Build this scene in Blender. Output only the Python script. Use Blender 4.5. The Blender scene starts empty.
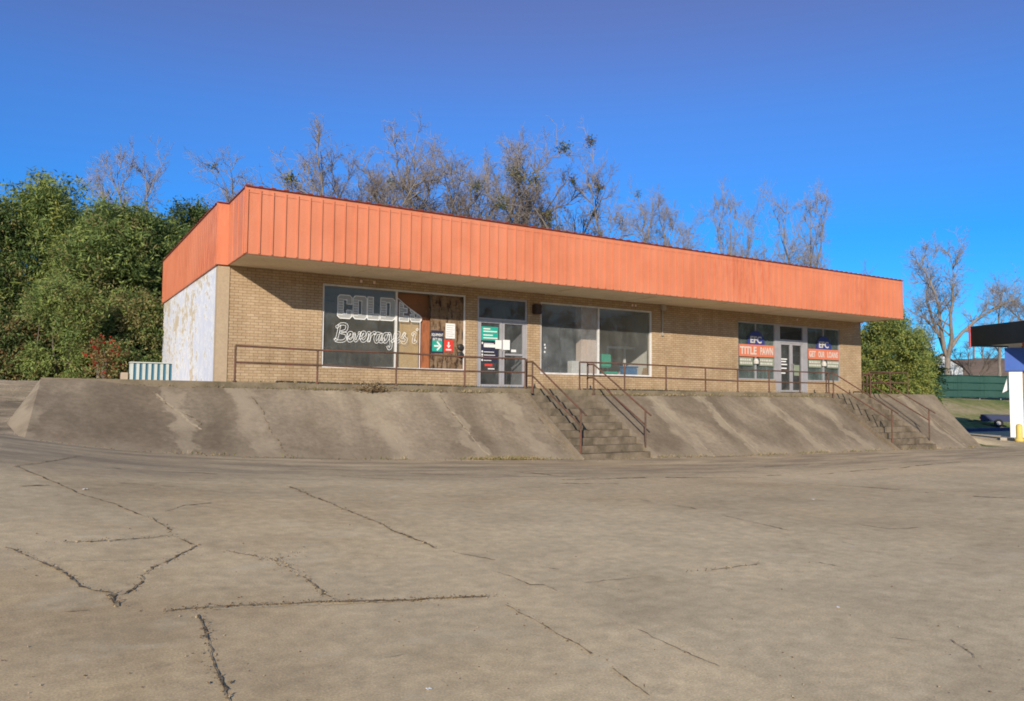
import bpy, bmesh, math, random
import numpy as np
from mathutils import Vector, Matrix
from mathutils.geometry import tessellate_polygon

random.seed(7)
RNG = np.random.default_rng(11)
S = bpy.context.scene
COL = S.collection
R = math.radians

# ------------------------------------------------------------------ camera
CAM = np.array([-3.789, -21.02, 1.5])
YAW, PIT, ROLL, FPX = 0.54957, 0.05611, 0.00923, 762.9
F_ = np.array([math.sin(YAW) * math.cos(PIT), math.cos(YAW) * math.cos(PIT), math.sin(PIT)])
R_ = np.array([math.cos(YAW), -math.sin(YAW), 0.0])
U_ = np.cross(R_, F_)
R2 = R_ * math.cos(ROLL) + U_ * math.sin(ROLL)
U2 = -R_ * math.sin(ROLL) + U_ * math.cos(ROLL)
cd = bpy.data.cameras.new('camera')
cam = bpy.data.objects.new('camera', cd)
COL.objects.link(cam)
cam.matrix_world = Matrix(((R2[0], U2[0], -F_[0], CAM[0]), (R2[1], U2[1], -F_[1], CAM[1]),
                           (R2[2], U2[2], -F_[2], CAM[2]), (0, 0, 0, 1)))
cd.sensor_width = 36.0
cd.lens = FPX / 1024 * 36.0
cd.clip_end = 3000
cd.clip_start = 0.05
S.camera = cam

# ------------------------------------------------------------------ light
SUN_TRAVEL = Vector((1.81, 2.147, -1.035)).normalized()
to_sun = -SUN_TRAVEL
SUN_EL = math.asin(to_sun.z)
SUN_AZ = math.atan2(to_sun.x, to_sun.y)
w = bpy.data.worlds.new('World')
S.world = w
w.use_nodes = True
nt = w.node_tree
nt.nodes.clear()
sky = nt.nodes.new('ShaderNodeTexSky')
sky.sky_type = 'NISHITA'
sky.sun_disc = False
sky.sun_elevation = SUN_EL
sky.sun_rotation = SUN_AZ
sky.altitude = 1500
sky.air_density = 1.0
sky.dust_density = 0.2
sky.ozone_density = 3.0
hs = nt.nodes.new('ShaderNodeHueSaturation')
hs.inputs['Saturation'].default_value = 1.18
hs.inputs['Value'].default_value = 1.0
bg = nt.nodes.new('ShaderNodeBackground')
bg.inputs['Strength'].default_value = 0.12
wo = nt.nodes.new('ShaderNodeOutputWorld')
nt.links.new(sky.outputs[0], hs.inputs['Color'])
# deeper, more violet-to-azure tone on the half of the sky away from the sun
tcw = nt.nodes.new('ShaderNodeTexCoord')
sepw = nt.nodes.new('ShaderNodeSeparateXYZ')
nt.links.new(tcw.outputs['Generated'], sepw.inputs[0])
rpw = nt.nodes.new('ShaderNodeValToRGB')
els = rpw.color_ramp.elements
for _ in range(3): els.new(0.5)
for el, (pp, c) in zip(els, ((0.0, (0.16, 0.62, 1.0)), (0.19, (0.19, 0.70, 1.08)), (0.34, (0.74, 0.83, 1.12)), (0.46, (1.48, 0.82, 0.93)), (1.0, (1.4, 0.9, 0.92)))):
    el.position = pp
    el.color = (*c, 1)
nt.links.new(sepw.outputs['Z'], rpw.inputs[0])
dtw = nt.nodes.new('ShaderNodeVectorMath')
dtw.operation = 'DOT_PRODUCT'
nt.links.new(tcw.outputs['Generated'], dtw.inputs[0])
dtw.inputs[1].default_value = Vector((SUN_TRAVEL.x, SUN_TRAVEL.y, 0)).normalized()
mrw = nt.nodes.new('ShaderNodeMapRange')
mrw.inputs['From Min'].default_value = -0.3
mrw.inputs['From Max'].default_value = 0.45
nt.links.new(dtw.outputs['Value'], mrw.inputs['Value'])
mxw = nt.nodes.new('ShaderNodeMix')
mxw.data_type = 'RGBA'
mxw.blend_type = 'MULTIPLY'
nt.links.new(mrw.outputs[0], mxw.inputs[0])
nt.links.new(hs.outputs[0], mxw.inputs[6])
nt.links.new(rpw.outputs[0], mxw.inputs[7])
nt.links.new(mxw.outputs[2], bg.inputs['Color'])
nt.links.new(bg.outputs[0], wo.inputs[0])
sl = bpy.data.lights.new('sun', 'SUN')
sl.energy = 4.2
sl.angle = R(0.6)
sl.color = (1.0, 0.91, 0.78)
so = bpy.data.objects.new('sun', sl)
COL.objects.link(so)
so.rotation_euler = SUN_TRAVEL.to_track_quat('-Z', 'Y').to_euler()
so.location = (-20, -30, 30)
S.view_settings.view_transform = 'Standard'
S.view_settings.look = 'None'
S.view_settings.exposure = 0.35
S.view_settings.gamma = 1.0
S.render.engine = 'CYCLES'
S.cycles.filter_width = 1.8
S.cycles.max_bounces = 8
S.cycles.transparent_max_bounces = 12


# ------------------------------------------------------------------ helpers
def ray(px, py):
    return F_ + R2 * (px - 512) / FPX - U2 * (py - 350.5) / FPX


def at(px, depth, z=None):
    """plan position of the thing standing in picture column px, depth metres away"""
    d = F_ + R2 * (px - 512) / FPX
    p = CAM + d * depth
    if z is not None:
        p = np.array([p[0], p[1], z])
    return p


def on_y(px, py, y=0.0):
    d = ray(px, py)
    return CAM + d * ((y - CAM[1]) / d[1])


def tag(o, label=None, cat=None, group=None, kind=None):
    if label: o['label'] = label
    if cat: o['category'] = cat
    if group: o['group'] = group
    if kind: o['kind'] = kind
    return o


class MB:
    """collects faces, one material index per face"""
    def __init__(self):
        self.v = []
        self.f = []
        self.m = []

    def add(self, vs, fs, mi=0):
        n = len(self.v)
        self.v += [tuple(map(float, q)) for q in vs]
        self.f += [tuple(i + n for i in f) for f in fs]
        self.m += [mi] * len(fs)

    def box(self, x0, x1, y0, y1, z0, z1, mi=0):
        self.add([(x0, y0, z0), (x1, y0, z0), (x1, y1, z0), (x0, y1, z0), (x0, y0, z1), (x1, y0, z1), (x1, y1, z1), (x0, y1, z1)],
                 [(0, 3, 2, 1), (4, 5, 6, 7), (0, 1, 5, 4), (1, 2, 6, 5), (2, 3, 7, 6), (3, 0, 4, 7)], mi)

    def bevbox(self, x0, x1, y0, y1, z0, z1, b=0.02, mi=0):
        bm = bmesh.new()
        bmesh.ops.create_cube(bm, size=1)
        for q in bm.verts:
            q.co = Vector(((x0 + x1) / 2 + q.co.x * (x1 - x0), (y0 + y1) / 2 + q.co.y * (y1 - y0), (z0 + z1) / 2 + q.co.z * (z1 - z0)))
        bmesh.ops.bevel(bm, geom=bm.edges[:], offset=b, segments=2, affect='EDGES')
        bm.verts.index_update()
        self.add([q.co for q in bm.verts], [[q.index for q in f.verts] for f in bm.faces], mi)
        bm.free()

    def obox(self, c, ax, ay, az, hx, hy, hz, mi=0):
        """box centred on c along unit axes"""
        c, ax, ay, az = (np.asarray(k, float) for k in (c, ax, ay, az))
        vs = [c + ax * hx * sx + ay * hy * sy + az * hz * sz for sz in (-1, 1) for sx, sy in ((-1, -1), (1, -1), (1, 1), (-1, 1))]
        self.add(vs, [(0, 3, 2, 1), (4, 5, 6, 7), (0, 1, 5, 4), (1, 2, 6, 5), (2, 3, 7, 6), (3, 0, 4, 7)], mi)

    def tube(self, pts, rad, k=8, mi=0, caps=True):
        pts = [np.asarray(q, float) for q in pts]
        if np.isscalar(rad): rad = [rad] * len(pts)
        n = len(pts)
        t0 = pts[1] - pts[0]
        ref = np.array([0, 0, 1.0]) if abs(t0[2]) < 0.9 * np.linalg.norm(t0) else np.array([1.0, 0, 0])
        vs = []
        for i, q in enumerate(pts):
            t = pts[min(i + 1, n - 1)] - pts[max(i - 1, 0)]
            t = t / (np.linalg.norm(t) + 1e-9)
            a = np.cross(t, ref)
            a /= np.linalg.norm(a) + 1e-9
            b = np.cross(t, a)
            for j in range(k):
                th = 2 * math.pi * j / k
                vs.append(q + rad[i] * (a * math.cos(th) + b * math.sin(th)))
        fs = []
        for i in range(n - 1):
            for j in range(k):
                fs.append((i * k + j, i * k + (j + 1) % k, (i + 1) * k + (j + 1) % k, (i + 1) * k + j))
        if caps:
            fs.append(tuple(range(k - 1, -1, -1)))
            fs.append(tuple((n - 1) * k + j for j in range(k)))
        self.add(vs, fs, mi)

    def lathe(self, c, prof, k=16, mi=0):
        """profile of (radius, height) round a vertical axis"""
        vs, fs = [], []
        for r, h in prof:
            for j in range(k):
                th = 2 * math.pi * j / k
                vs.append((c[0] + r * math.cos(th), c[1] + r * math.sin(th), c[2] + h))
        for i in range(len(prof) - 1):
            for j in range(k):
                fs.append((i * k + j, i * k + (j + 1) % k, (i + 1) * k + (j + 1) % k, (i + 1) * k + j))
        fs.append(tuple(range(k - 1, -1, -1)))
        fs.append(tuple((len(prof) - 1) * k + j for j in range(k)))
        self.add(vs, fs, mi)

    def build(self, name, mats, parent=None, origin=None, smooth=False):
        if not isinstance(mats, (list, tuple)): mats = [mats]
        if parent is not None: origin = WLOC[parent.name]
        if origin is None:
            a = np.array(self.v)
            origin = ((a[:, 0].min() + a[:, 0].max()) / 2, (a[:, 1].min() + a[:, 1].max()) / 2, a[:, 2].min())
        org = np.array(origin, float)
        me = bpy.data.meshes.new(name)
        me.from_pydata([tuple(q) for q in (np.array(self.v) - org)], [], self.f)
        for m in mats: me.materials.append(m)
        if len(mats) > 1: me.polygons.foreach_set('material_index', self.m)
        if smooth: me.polygons.foreach_set('use_smooth', [True] * len(me.polygons))
        me.update()
        o = bpy.data.objects.new(name, me)
        COL.objects.link(o)
        if parent is not None:
            o.parent = parent
        else:
            o.location = org
        WLOC[o.name] = tuple(org)
        return o


WLOC = {}


def empty(name, loc, label, cat, group=None):
    o = bpy.data.objects.new(name, None)
    COL.objects.link(o)
    o.location = tuple(map(float, loc))
    o.empty_display_size = 0.3
    WLOC[o.name] = tuple(map(float, loc))
    return tag(o, label, cat, group)


# ------------------------------------------------------------------ materials
class NT:
    def __init__(self, name):
        self.m = bpy.data.materials.new(name)
        self.m.use_nodes = True
        self.t = self.m.node_tree
        self.p = self.t.nodes['Principled BSDF']
        self.out = self.t.nodes['Material Output']
        self.tc = self.t.nodes.new('ShaderNodeTexCoord')
        self.geo = self.t.nodes.new('ShaderNodeNewGeometry')
        self.pos = self.geo.outputs['Position']

    def n(self, typ, **kw):
        d = self.t.nodes.new(typ)
        for k, v_ in kw.items(): setattr(d, k, v_)
        return d

    def l(self, a, b): self.t.links.new(a, b)

    def mapped(self, scale=(1, 1, 1), loc=(0, 0, 0), rot=(0, 0, 0), src=None):
        mp = self.n('ShaderNodeMapping')
        mp.inputs['Scale'].default_value = scale
        mp.inputs['Location'].default_value = loc
        mp.inputs['Rotation'].default_value = rot
        self.l(src or self.pos, mp.inputs['Vector'])
        return mp.outputs[0]

    def noise(self, scale=5, detail=4, rough=0.55, vec=None, dist=0.0):
        d = self.n('ShaderNodeTexNoise')
        d.inputs['Scale'].default_value = scale
        d.inputs['Detail'].default_value = detail
        d.inputs['Roughness'].default_value = rough
        d.inputs['Distortion'].default_value = dist
        self.l(vec or self.pos, d.inputs['Vector'])
        return d.outputs[0]

    def ramp(self, fac, stops):
        d = self.n('ShaderNodeValToRGB')
        e = d.color_ramp.elements
        while len(e) < len(stops): e.new(0.5)
        for el, (pp, c) in zip(e, stops):
            el.position = pp
            el.color = (c, c, c, 1) if np.isscalar(c) else (*c, 1)
        self.l(fac, d.inputs[0])
        return d.outputs[0]

    def mix(self, fac, a, b, mode='MIX'):
        d = self.n('ShaderNodeMix', data_type='RGBA', blend_type=mode)
        for sock, val in ((d.inputs[0], fac), (d.inputs[6], a), (d.inputs[7], b)):
            if hasattr(val, 'is_linked'): self.l(val, sock)
            elif np.isscalar(val): sock.default_value = val
            else: sock.default_value = (*val, 1)
        return d.outputs[2]

    def math(self, op, a, b=None, c=None):
        d = self.n('ShaderNodeMath', operation=op)
        for i, val in enumerate((a, b, c)):
            if val is None: continue
            if hasattr(val, 'is_linked'): self.l(val, d.inputs[i])
            else: d.inputs[i].default_value = val
        return d.outputs[0]

    def xyz(self, src=None):
        d = self.n('ShaderNodeSeparateXYZ')
        self.l(src or self.pos, d.inputs[0])
        return d.outputs

    def comb(self, x, y, z):
        d = self.n('ShaderNodeCombineXYZ')
        for i, val in enumerate((x, y, z)):
            if hasattr(val, 'is_linked'): self.l(val, d.inputs[i])
            else: d.inputs[i].default_value = val
        return d.outputs[0]

    def bump(self, h, strength=0.3, dist=0.02):
        d = self.n('ShaderNodeBump')
        d.inputs['Strength'].default_value = strength
        d.inputs['Distance'].default_value = dist
        self.l(h, d.inputs['Height'])
        self.l(d.outputs[0], self.p.inputs['Normal'])

    def base(self, c):
        if hasattr(c, 'is_linked'): self.l(c, self.p.inputs['Base Color'])
        else: self.p.inputs['Base Color'].default_value = (*c, 1)

    def set(self, rough=0.8, metal=0.0, spec=0.3):
        self.p.inputs['Roughness'].default_value = rough
        self.p.inputs['Metallic'].default_value = metal
        self.p.inputs['Specular IOR Level'].default_value = spec
        return self.m


def weathered(name, col, dirt=None, amount=0.35, scale=3.0, rough=0.75, spec=0.3, metal=0.0, stretch=(1, 1, 1), bump=0.0, spread=(0.45, 0.75)):
    t = NT(name)
    v_ = t.mapped(stretch)
    f = t.ramp(t.noise(scale, 6, 0.6, v_), [(spread[0], 0.0), (spread[1], 1.0)])
    d = dirt or tuple(k * 0.55 for k in col)
    fine = t.ramp(t.noise(scale * 14, 3, 0.6, v_), [(0.3, 0.9), (0.7, 1.07)])
    c = t.mix(t.math('MULTIPLY', f, amount), col, d)
    t.base(t.mix(1.0, c, fine, 'MULTIPLY'))
    if bump: t.bump(t.noise(scale * 10, 4), bump, 0.01)
    return t.set(rough, metal, spec)


M = {}


def brick_mat():
    t = NT('tan_brick')
    x, y, z = t.xyz()
    vec = t.comb(t.math('ADD', x, y), z, 0.0)
    b = t.n('ShaderNodeTexBrick')
    t.l(vec, b.inputs['Vector'])
    b.inputs['Scale'].default_value = 1.0
    b.inputs['Brick Width'].default_value = 0.215
    b.inputs['Row Height'].default_value = 0.076
    b.inputs['Mortar Size'].default_value = 0.009
    b.inputs['Mortar Smooth'].default_value = 0.25
    b.inputs['Bias'].default_value = -0.1
    b.inputs['Color1'].default_value = (0.42, 0.30, 0.185, 1)
    b.inputs['Color2'].default_value = (0.50, 0.375, 0.245, 1)
    b.inputs['Mortar'].default_value = (0.27, 0.185, 0.11, 1)
    big = t.ramp(t.noise(0.7, 5, 0.6), [(0.3, (0.80, 0.78, 0.75)), (0.65, (1.06, 1.05, 1.03))])
    st = t.ramp(t.noise(1.3, 5, 0.6, t.mapped((3.0, 3.0, 0.35))), [(0.35, (0.84, 0.81, 0.78)), (0.6, (1.0, 1.0, 1.0))])
    fine = t.ramp(t.noise(26, 3, 0.6), [(0.3, 0.88), (0.7, 1.1)])
    c = t.mix(1.0, b.outputs['Color'], big, 'MULTIPLY')
    c = t.mix(0.7, c, st, 'MULTIPLY')
    c = t.mix(1.0, c, fine, 'MULTIPLY')
    # damp, dirty band along the base
    low = t.ramp(t.math('ADD', t.math('SUBTRACT', z, 1.62), t.math('MULTIPLY', t.noise(2.2, 4), 0.35)), [(0.12, 1.0), (0.42, 0.0)])
    c = t.mix(t.math('MULTIPLY', low, 0.35), c, (0.25, 0.18, 0.11))
    t.base(c)
    t.bump(b.outputs['Fac'], -0.45, 0.008)
    return t.set(0.9, 0, 0.2)


def peeling_mat():
    t = NT('peeling_white_paint')
    x, y, z = t.xyz()
    n1 = t.noise(1.15, 7, 0.68)
    n2 = t.noise(4.2, 6, 0.68, dist=0.3)
    n3 = t.noise(0.45, 3, 0.5)
    s = t.math('ADD', t.math('ADD', t.math('MULTIPLY', n1, 0.42), t.math('MULTIPLY', n2, 0.42)), t.math('MULTIPLY', n3, 0.22))
    s = t.math('ADD', s, t.math('MULTIPLY', t.math('SUBTRACT', z, 3.2), 0.016))
    peel = t.ramp(s, [(0.560, 0.0), (0.578, 1.0)])
    curl = t.ramp(s, [(0.520, 0.0), (0.548, 1.0), (0.59, 0.0)])
    paint = t.mix(t.ramp(t.noise(2.3, 5), [(0.35, 0.0), (0.7, 1.0)]), (0.58, 0.60, 0.69), (0.69, 0.685, 0.73))
    streak = t.ramp(t.noise(1.6, 5, 0.6, t.mapped((1, 5.0, 0.3))), [(0.55, 0.0), (0.72, 1.0)])
    paint = t.mix(t.math('MULTIPLY', streak, 0.3), paint, (0.50, 0.42, 0.32))
    paint = t.mix(t.math('MULTIPLY', curl, 0.8), paint, (0.84, 0.83, 0.80))
    under = t.mix(t.noise(9, 4), (0.48, 0.36, 0.22), (0.62, 0.55, 0.43))
    c = t.mix(peel, paint, under)
    t.base(c)
    t.bump(t.math('SUBTRACT', curl, peel), 0.5, 0.01)
    return t.set(0.8, 0, 0.25)


def metal_orange(name, col):
    t = NT(name)
    x, y, z = t.xyz()
    fade = t.ramp(t.noise(0.5, 5, 0.65), [(0.3, (0.90, 0.84, 0.80)), (0.5, (1.0, 1.0, 1.0)), (0.72, (1.03, 1.10, 1.18))])
    st = t.ramp(t.noise(1.0, 5, 0.65, t.mapped((5.0, 5.0, 0.3))), [(0.35, (0.88, 0.85, 0.82)), (0.6, (1, 1, 1))])
    sp = t.ramp(t.noise(34, 2, 0.5), [(0.35, 0.95), (0.7, 1.03)])
    rs_ = t.math('MULTIPLY', t.ramp(t.noise(0.28, 3, 0.5, t.mapped((1, 1, 1), (12, 0, 0))), [(0.52, 0.0), (0.66, 1.0)]), t.ramp(t.noise(2.6, 5, 0.7, t.mapped((2.5, 2.5, 0.5))), [(0.45, 0.0), (0.68, 1.0)]))
    col = t.mix(t.math('MULTIPLY', rs_, 0.55), col, (0.42, 0.075, 0.035))
    c = t.mix(1.0, t.mix(1.0, t.mix(0.6, col, st, 'MULTIPLY'), fade, 'MULTIPLY'), sp, 'MULTIPLY')
    t.base(c)
    t.bump(t.noise(1.6, 2, 0.5, t.mapped((1.0, 1.0, 0.6))), 0.12, 0.03)
    return t.set(0.5, 0, 0.35)


def lot_mat():
    t = NT('lot_concrete')
    x, y, z = t.xyz()
    flat = t.comb(x, y, 0.0)
    n_big = t.noise(0.13, 6, 0.6, flat, 0.4)
    n_mid = t.noise(0.75, 7, 0.65, flat, 0.3)
    n_fine = t.noise(7.0, 6, 0.65, flat)
    n_grit = t.noise(70.0, 3, 0.7, flat)
    c = t.ramp(n_big, [(0.30, (0.42, 0.325, 0.205)), (0.45, (0.52, 0.425, 0.285)), (0.60, (0.56, 0.465, 0.32)), (0.75, (0.62, 0.51, 0.34))])
    c = t.mix(1.0, c, t.ramp(n_mid, [(0.28, (0.82, 0.81, 0.80)), (0.5, (1.0, 1.0, 1.0)), (0.72, (1.11, 1.10, 1.08))]), 'MULTIPLY')
    c = t.mix(1.0, c, t.ramp(n_fine, [(0.3, 0.80), (0.7, 1.16)]), 'MULTIPLY')
    c = t.mix(1.0, c, t.ramp(n_grit, [(0.3, 0.74), (0.7, 1.22)]), 'MULTIPLY')
    # poured slabs, each a slightly different tone
    b = t.n('ShaderNodeTexBrick', offset=0.0)
    wobx = t.math('MULTIPLY', t.math('SUBTRACT', t.noise(1.1, 4, 0.7), 0.5), 0.12)
    t.l(t.comb(t.math('ADD', t.math('ADD', x, 0.2), wobx), t.math('ADD', t.math('ADD', y, 15.3), wobx), 0.0), b.inputs['Vector'])
    b.inputs['Scale'].default_value = 1.0
    b.inputs['Brick Width'].default_value = 4.1
    b.inputs['Row Height'].default_value = 4.4
    b.inputs['Mortar Size'].default_value = 0.010
    b.inputs['Mortar Smooth'].default_value = 0.4
    b.inputs['Color1'].default_value = (0.86, 0.86, 0.87, 1)
    b.inputs['Color2'].default_value = (1.08, 1.07, 1.05, 1)
    b.inputs['Mortar'].default_value = (0.90, 0.89, 0.87, 1)
    c = t.mix(1.0, t.mix(0.75, c, b.outputs['Color'], 'MULTIPLY'), (1.22, 1.16, 1.04), 'MULTIPLY')
    # patchy wear: worn pale areas and broad grimy drifts
    drift = t.ramp(t.noise(0.42, 6, 0.7, t.mapped((0.55, 1.5, 1), (9, 4, 0), (0, 0, R(8)), flat), 0.8), [(0.42, 0.0), (0.62, 1.0)])
    c = t.mix(t.math('MULTIPLY', drift, 0.22), c, (0.30, 0.235, 0.165))
    worn = t.ramp(t.noise(1.15, 6, 0.7, t.mapped((0.8, 1.4, 1), (2, 8, 0), (0, 0, 0), flat), 0.5), [(0.56, 0.0), (0.72, 1.0)])
    c = t.mix(t.math('MULTIPLY', worn, 0.30), c, (0.70, 0.60, 0.43))
    # oil and damp stains
    spots = t.ramp(t.noise(1.7, 4, 0.7, t.mapped((1, 1, 1), (31, 7, 0), (0, 0, 0), flat)), [(0.64, 0.0), (0.74, 1.0)])
    c = t.mix(t.math('MULTIPLY', spots, 0.42), c, (0.19, 0.15, 0.105))
    # tyre-darkened wash along the foot of the bank
    edge = t.math('ADD', y, t.math('MULTIPLY', t.math('SUBTRACT', n_mid, 0.5), 2.6))
    gut = t.ramp(t.math('MULTIPLY_ADD', edge, 0.1, 1.0), [(0.0, 0.0), (0.05, 0.0), (0.17, 0.9), (0.55, 1.0), (0.65, 0.0)])
    patch = t.ramp(t.noise(0.9, 5, 0.6, t.mapped((0.5, 2.2, 1), (3, 3, 0), (0, 0, 0), flat)), [(0.4, 0.25), (0.62, 1.0)])
    c = t.mix(t.math('MULTIPLY', t.math('MULTIPLY', gut, patch), 0.75), c, (0.22, 0.175, 0.125))
    # bright aggregate flecks
    vo = t.n('ShaderNodeTexVoronoi')
    vo.inputs['Scale'].default_value = 9.0
    t.l(flat, vo.inputs['Vector'])
    fl = t.ramp(vo.outputs['Distance'], [(0.03, 1.0), (0.06, 0.0)])
    sel = t.ramp(vo.outputs['Color'], [(0.80, 0.0), (0.82, 1.0)])
    c = t.mix(t.math('MULTIPLY', t.math('MULTIPLY', fl, sel), 0.55), c, (0.72, 0.64, 0.5))
    t.base(c)
    hgt = t.math('ADD', t.math('MULTIPLY', n_fine, 0.6), t.math('MULTIPLY', n_grit, 0.4))
    t.bump(hgt, 0.45, 0.012)
    return t.set(0.92, 0, 0.15)


JOINTS = [-4.2, -1.3, 0.35, 3.4, 5.6, 7.5, 13.4, 15.6, 18.9, 21.4, 27.6]


def bank_mat():
    t = NT('stained_concrete')
    x, y, z = t.xyz()
    down = t.mapped((1.0, 0.5, 0.5))
    n1 = t.noise(0.62, 7, 0.64, down, 0.4)
    n2 = t.noise(0.35, 5, 0.6)
    n3 = t.noise(9, 5, 0.6)
    n4 = t.noise(60, 3, 0.7)
    c = t.ramp(n1, [(0.30, (0.150, 0.120, 0.088)), (0.44, (0.190, 0.153, 0.113)), (0.56, (0.235, 0.193, 0.145)), (0.70, (0.315, 0.26, 0.195))])
    c = t.mix(1.0, c, t.ramp(n2, [(0.3, 0.72), (0.7, 1.22)]), 'MULTIPLY')
    c = t.mix(1.0, c, t.ramp(n3, [(0.3, 0.84), (0.7, 1.14)]), 'MULTIPLY')
    c = t.mix(1.0, c, t.ramp(n4, [(0.3, 0.86), (0.7, 1.12)]), 'MULTIPLY')
    c = t.mix(1.0, c, (1.08, 1.04, 0.97), 'MULTIPLY')
    # washed pale runs beside the pour joints
    wob = t.math('MULTIPLY', t.math('SUBTRACT', t.noise(1.1, 5, 0.65), 0.5), 1.6)
    xs = t.math('ADD', x, wob)
    tot = None
    for i, j in enumerate(JOINTS):
        d = t.math('ABSOLUTE', t.math('SUBTRACT', xs, j))
        g = t.math('MAXIMUM', t.math('SUBTRACT', 1.0, t.math('DIVIDE', d, (0.42, 0.26, 0.36)[i % 3])), 0.0)
        tot = g if tot is None else t.math('MAXIMUM', tot, g)
    pale = t.math('MULTIPLY', t.ramp(tot, [(0.05, 0.0), (0.5, 1.0)]), t.ramp(t.noise(1.7, 5, 0.6, t.mapped((1.0, 0.6, 0.6), (4, 2, 0))), [(0.32, 0.25), (0.52, 1.0)]))
    c = t.mix(t.math('MULTIPLY', pale, 0.62), c, (0.37, 0.30, 0.21))
    foot = t.ramp(t.math('ADD', t.math('MULTIPLY', t.math('ADD', y, 4.6), 0.5), t.math('MULTIPLY', t.math('SUBTRACT', t.noise(1.4, 5), 0.5), 0.9)), [(0.0, 1.0), (0.3, 0.0)])
    c = t.mix(t.math('MULTIPLY', foot, 0.5), c, (0.33, 0.265, 0.185))
    t.base(c)
    t.bump(t.math('ADD', n3, t.math('MULTIPLY', n4, 0.4)), 0.5, 0.012)
    return t.set(0.92, 0, 0.15)


def glass_mat(name='shop_glass', dust=0.10, tint=(0.78, 0.84, 0.84), dustcol=(0.42, 0.42, 0.38), refl=1.0):
    t = NT(name)
    t.t.nodes.remove(t.p)
    tr = t.n('ShaderNodeBsdfTransparent')
    tr.inputs[0].default_value = (*tint, 1)
    gl = t.n('ShaderNodeBsdfGlossy')
    gl.inputs['Roughness'].default_value = 0.02
    lw = t.n('ShaderNodeLayerWeight')
    lw.inputs['Blend'].default_value = 0.5
    fres = t.math('MULTIPLY_ADD', t.math('POWER', lw.outputs['Facing'], 5.0), 0.94, 0.06)
    wv = t.n('ShaderNodeBump')
    wv.inputs['Strength'].default_value = 0.12
    wv.inputs['Distance'].default_value = 0.02
    t.l(t.noise(0.9, 2), wv.inputs['Height'])
    t.l(wv.outputs[0], gl.inputs['Normal'])
    m1 = t.n('ShaderNodeMixShader')
    t.l(t.math('MULTIPLY', fres, refl), m1.inputs[0])
    t.l(tr.outputs[0], m1.inputs[1])
    t.l(gl.outputs[0], m1.inputs[2])
    df = t.n('ShaderNodeBsdfDiffuse')
    df.inputs[0].default_value = (*dustcol, 1)
    m2 = t.n('ShaderNodeMixShader')
    d1 = t.ramp(t.noise(1.3, 6, 0.65), [(0.3, 0.5), (0.7, 1.5)])
    d2 = t.ramp(t.noise(2.5, 5, 0.65, t.mapped((3, 3, 0.5))), [(0.35, 0.75), (0.65, 1.25)])
    t.l(t.math('MULTIPLY', t.math('MULTIPLY', d1, d2), dust), m2.inputs[0])
    t.l(m1.outputs[0], m2.inputs[1])
    t.l(df.outputs[0], m2.inputs[2])
    t.l(m2.outputs[0], t.out.inputs[0])
    return t.m


def thin_paint(name, col, alpha):
    t = NT(name)
    t.base(col)
    t.p.inputs['Alpha'].default_value = alpha
    return t.set(0.6, 0, 0.2)


def leaf_mat(name, c1, c2, sc=0.9):
    t = NT(name)
    f = t.ramp(t.noise(sc, 5, 0.65), [(0.32, 0.0), (0.68, 1.0)])
    c = t.mix(f, c1, c2)
    t.base(t.mix(1.0, c, t.ramp(t.noise(14, 2), [(0.3, 0.7), (0.7, 1.25)]), 'MULTIPLY'))
    t.p.inputs['Roughness'].default_value = 0.8
    t.p.inputs['Specular IOR Level'].default_value = 0.08
    tl = t.n('ShaderNodeBsdfTranslucent')
    tl.inputs[0].default_value = (*[min(1, k * 1.5) for k in c2], 1)
    ms = t.n('ShaderNodeMixShader')
    ms.inputs[0].default_value = 0.25
    t.l(t.p.outputs[0], ms.inputs[1])
    t.l(tl.outputs[0], ms.inputs[2])
    t.l(ms.outputs[0], t.out.inputs[0])
    return t.m


def board_mat():
    t = NT('weathered_chipboard')
    x, y, z = t.xyz()
    vo = t.n('ShaderNodeTexVoronoi')
    vo.inputs['Scale'].default_value = 9
    t.l(t.mapped((1.0, 1.0, 2.6)), vo.inputs['Vector'])
    c = t.mix(t.ramp(vo.outputs['Color'], [(0.1, 0.0), (0.9, 1.0)]), (0.10, 0.055, 0.028), (0.27, 0.165, 0.09))
    n = t.noise(2.2, 6, 0.7, t.mapped((2.2, 2.2, 0.8)))
    c = t.mix(t.ramp(n, [(0.38, 0.0), (0.6, 0.8)]), c, (0.25, 0.175, 0.11))
    c = t.mix(t.ramp(t.noise(3.4, 5, 0.7, t.mapped((2.5, 2.5, 0.7), (5, 1, 2))), [(0.50, 0.0), (0.60, 1.0)]), c, (0.045, 0.026, 0.017))
    t.base(c)
    t.bump(vo.outputs['Distance'], 0.3, 0.01)
    return t.set(0.85, 0, 0.2)


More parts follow.
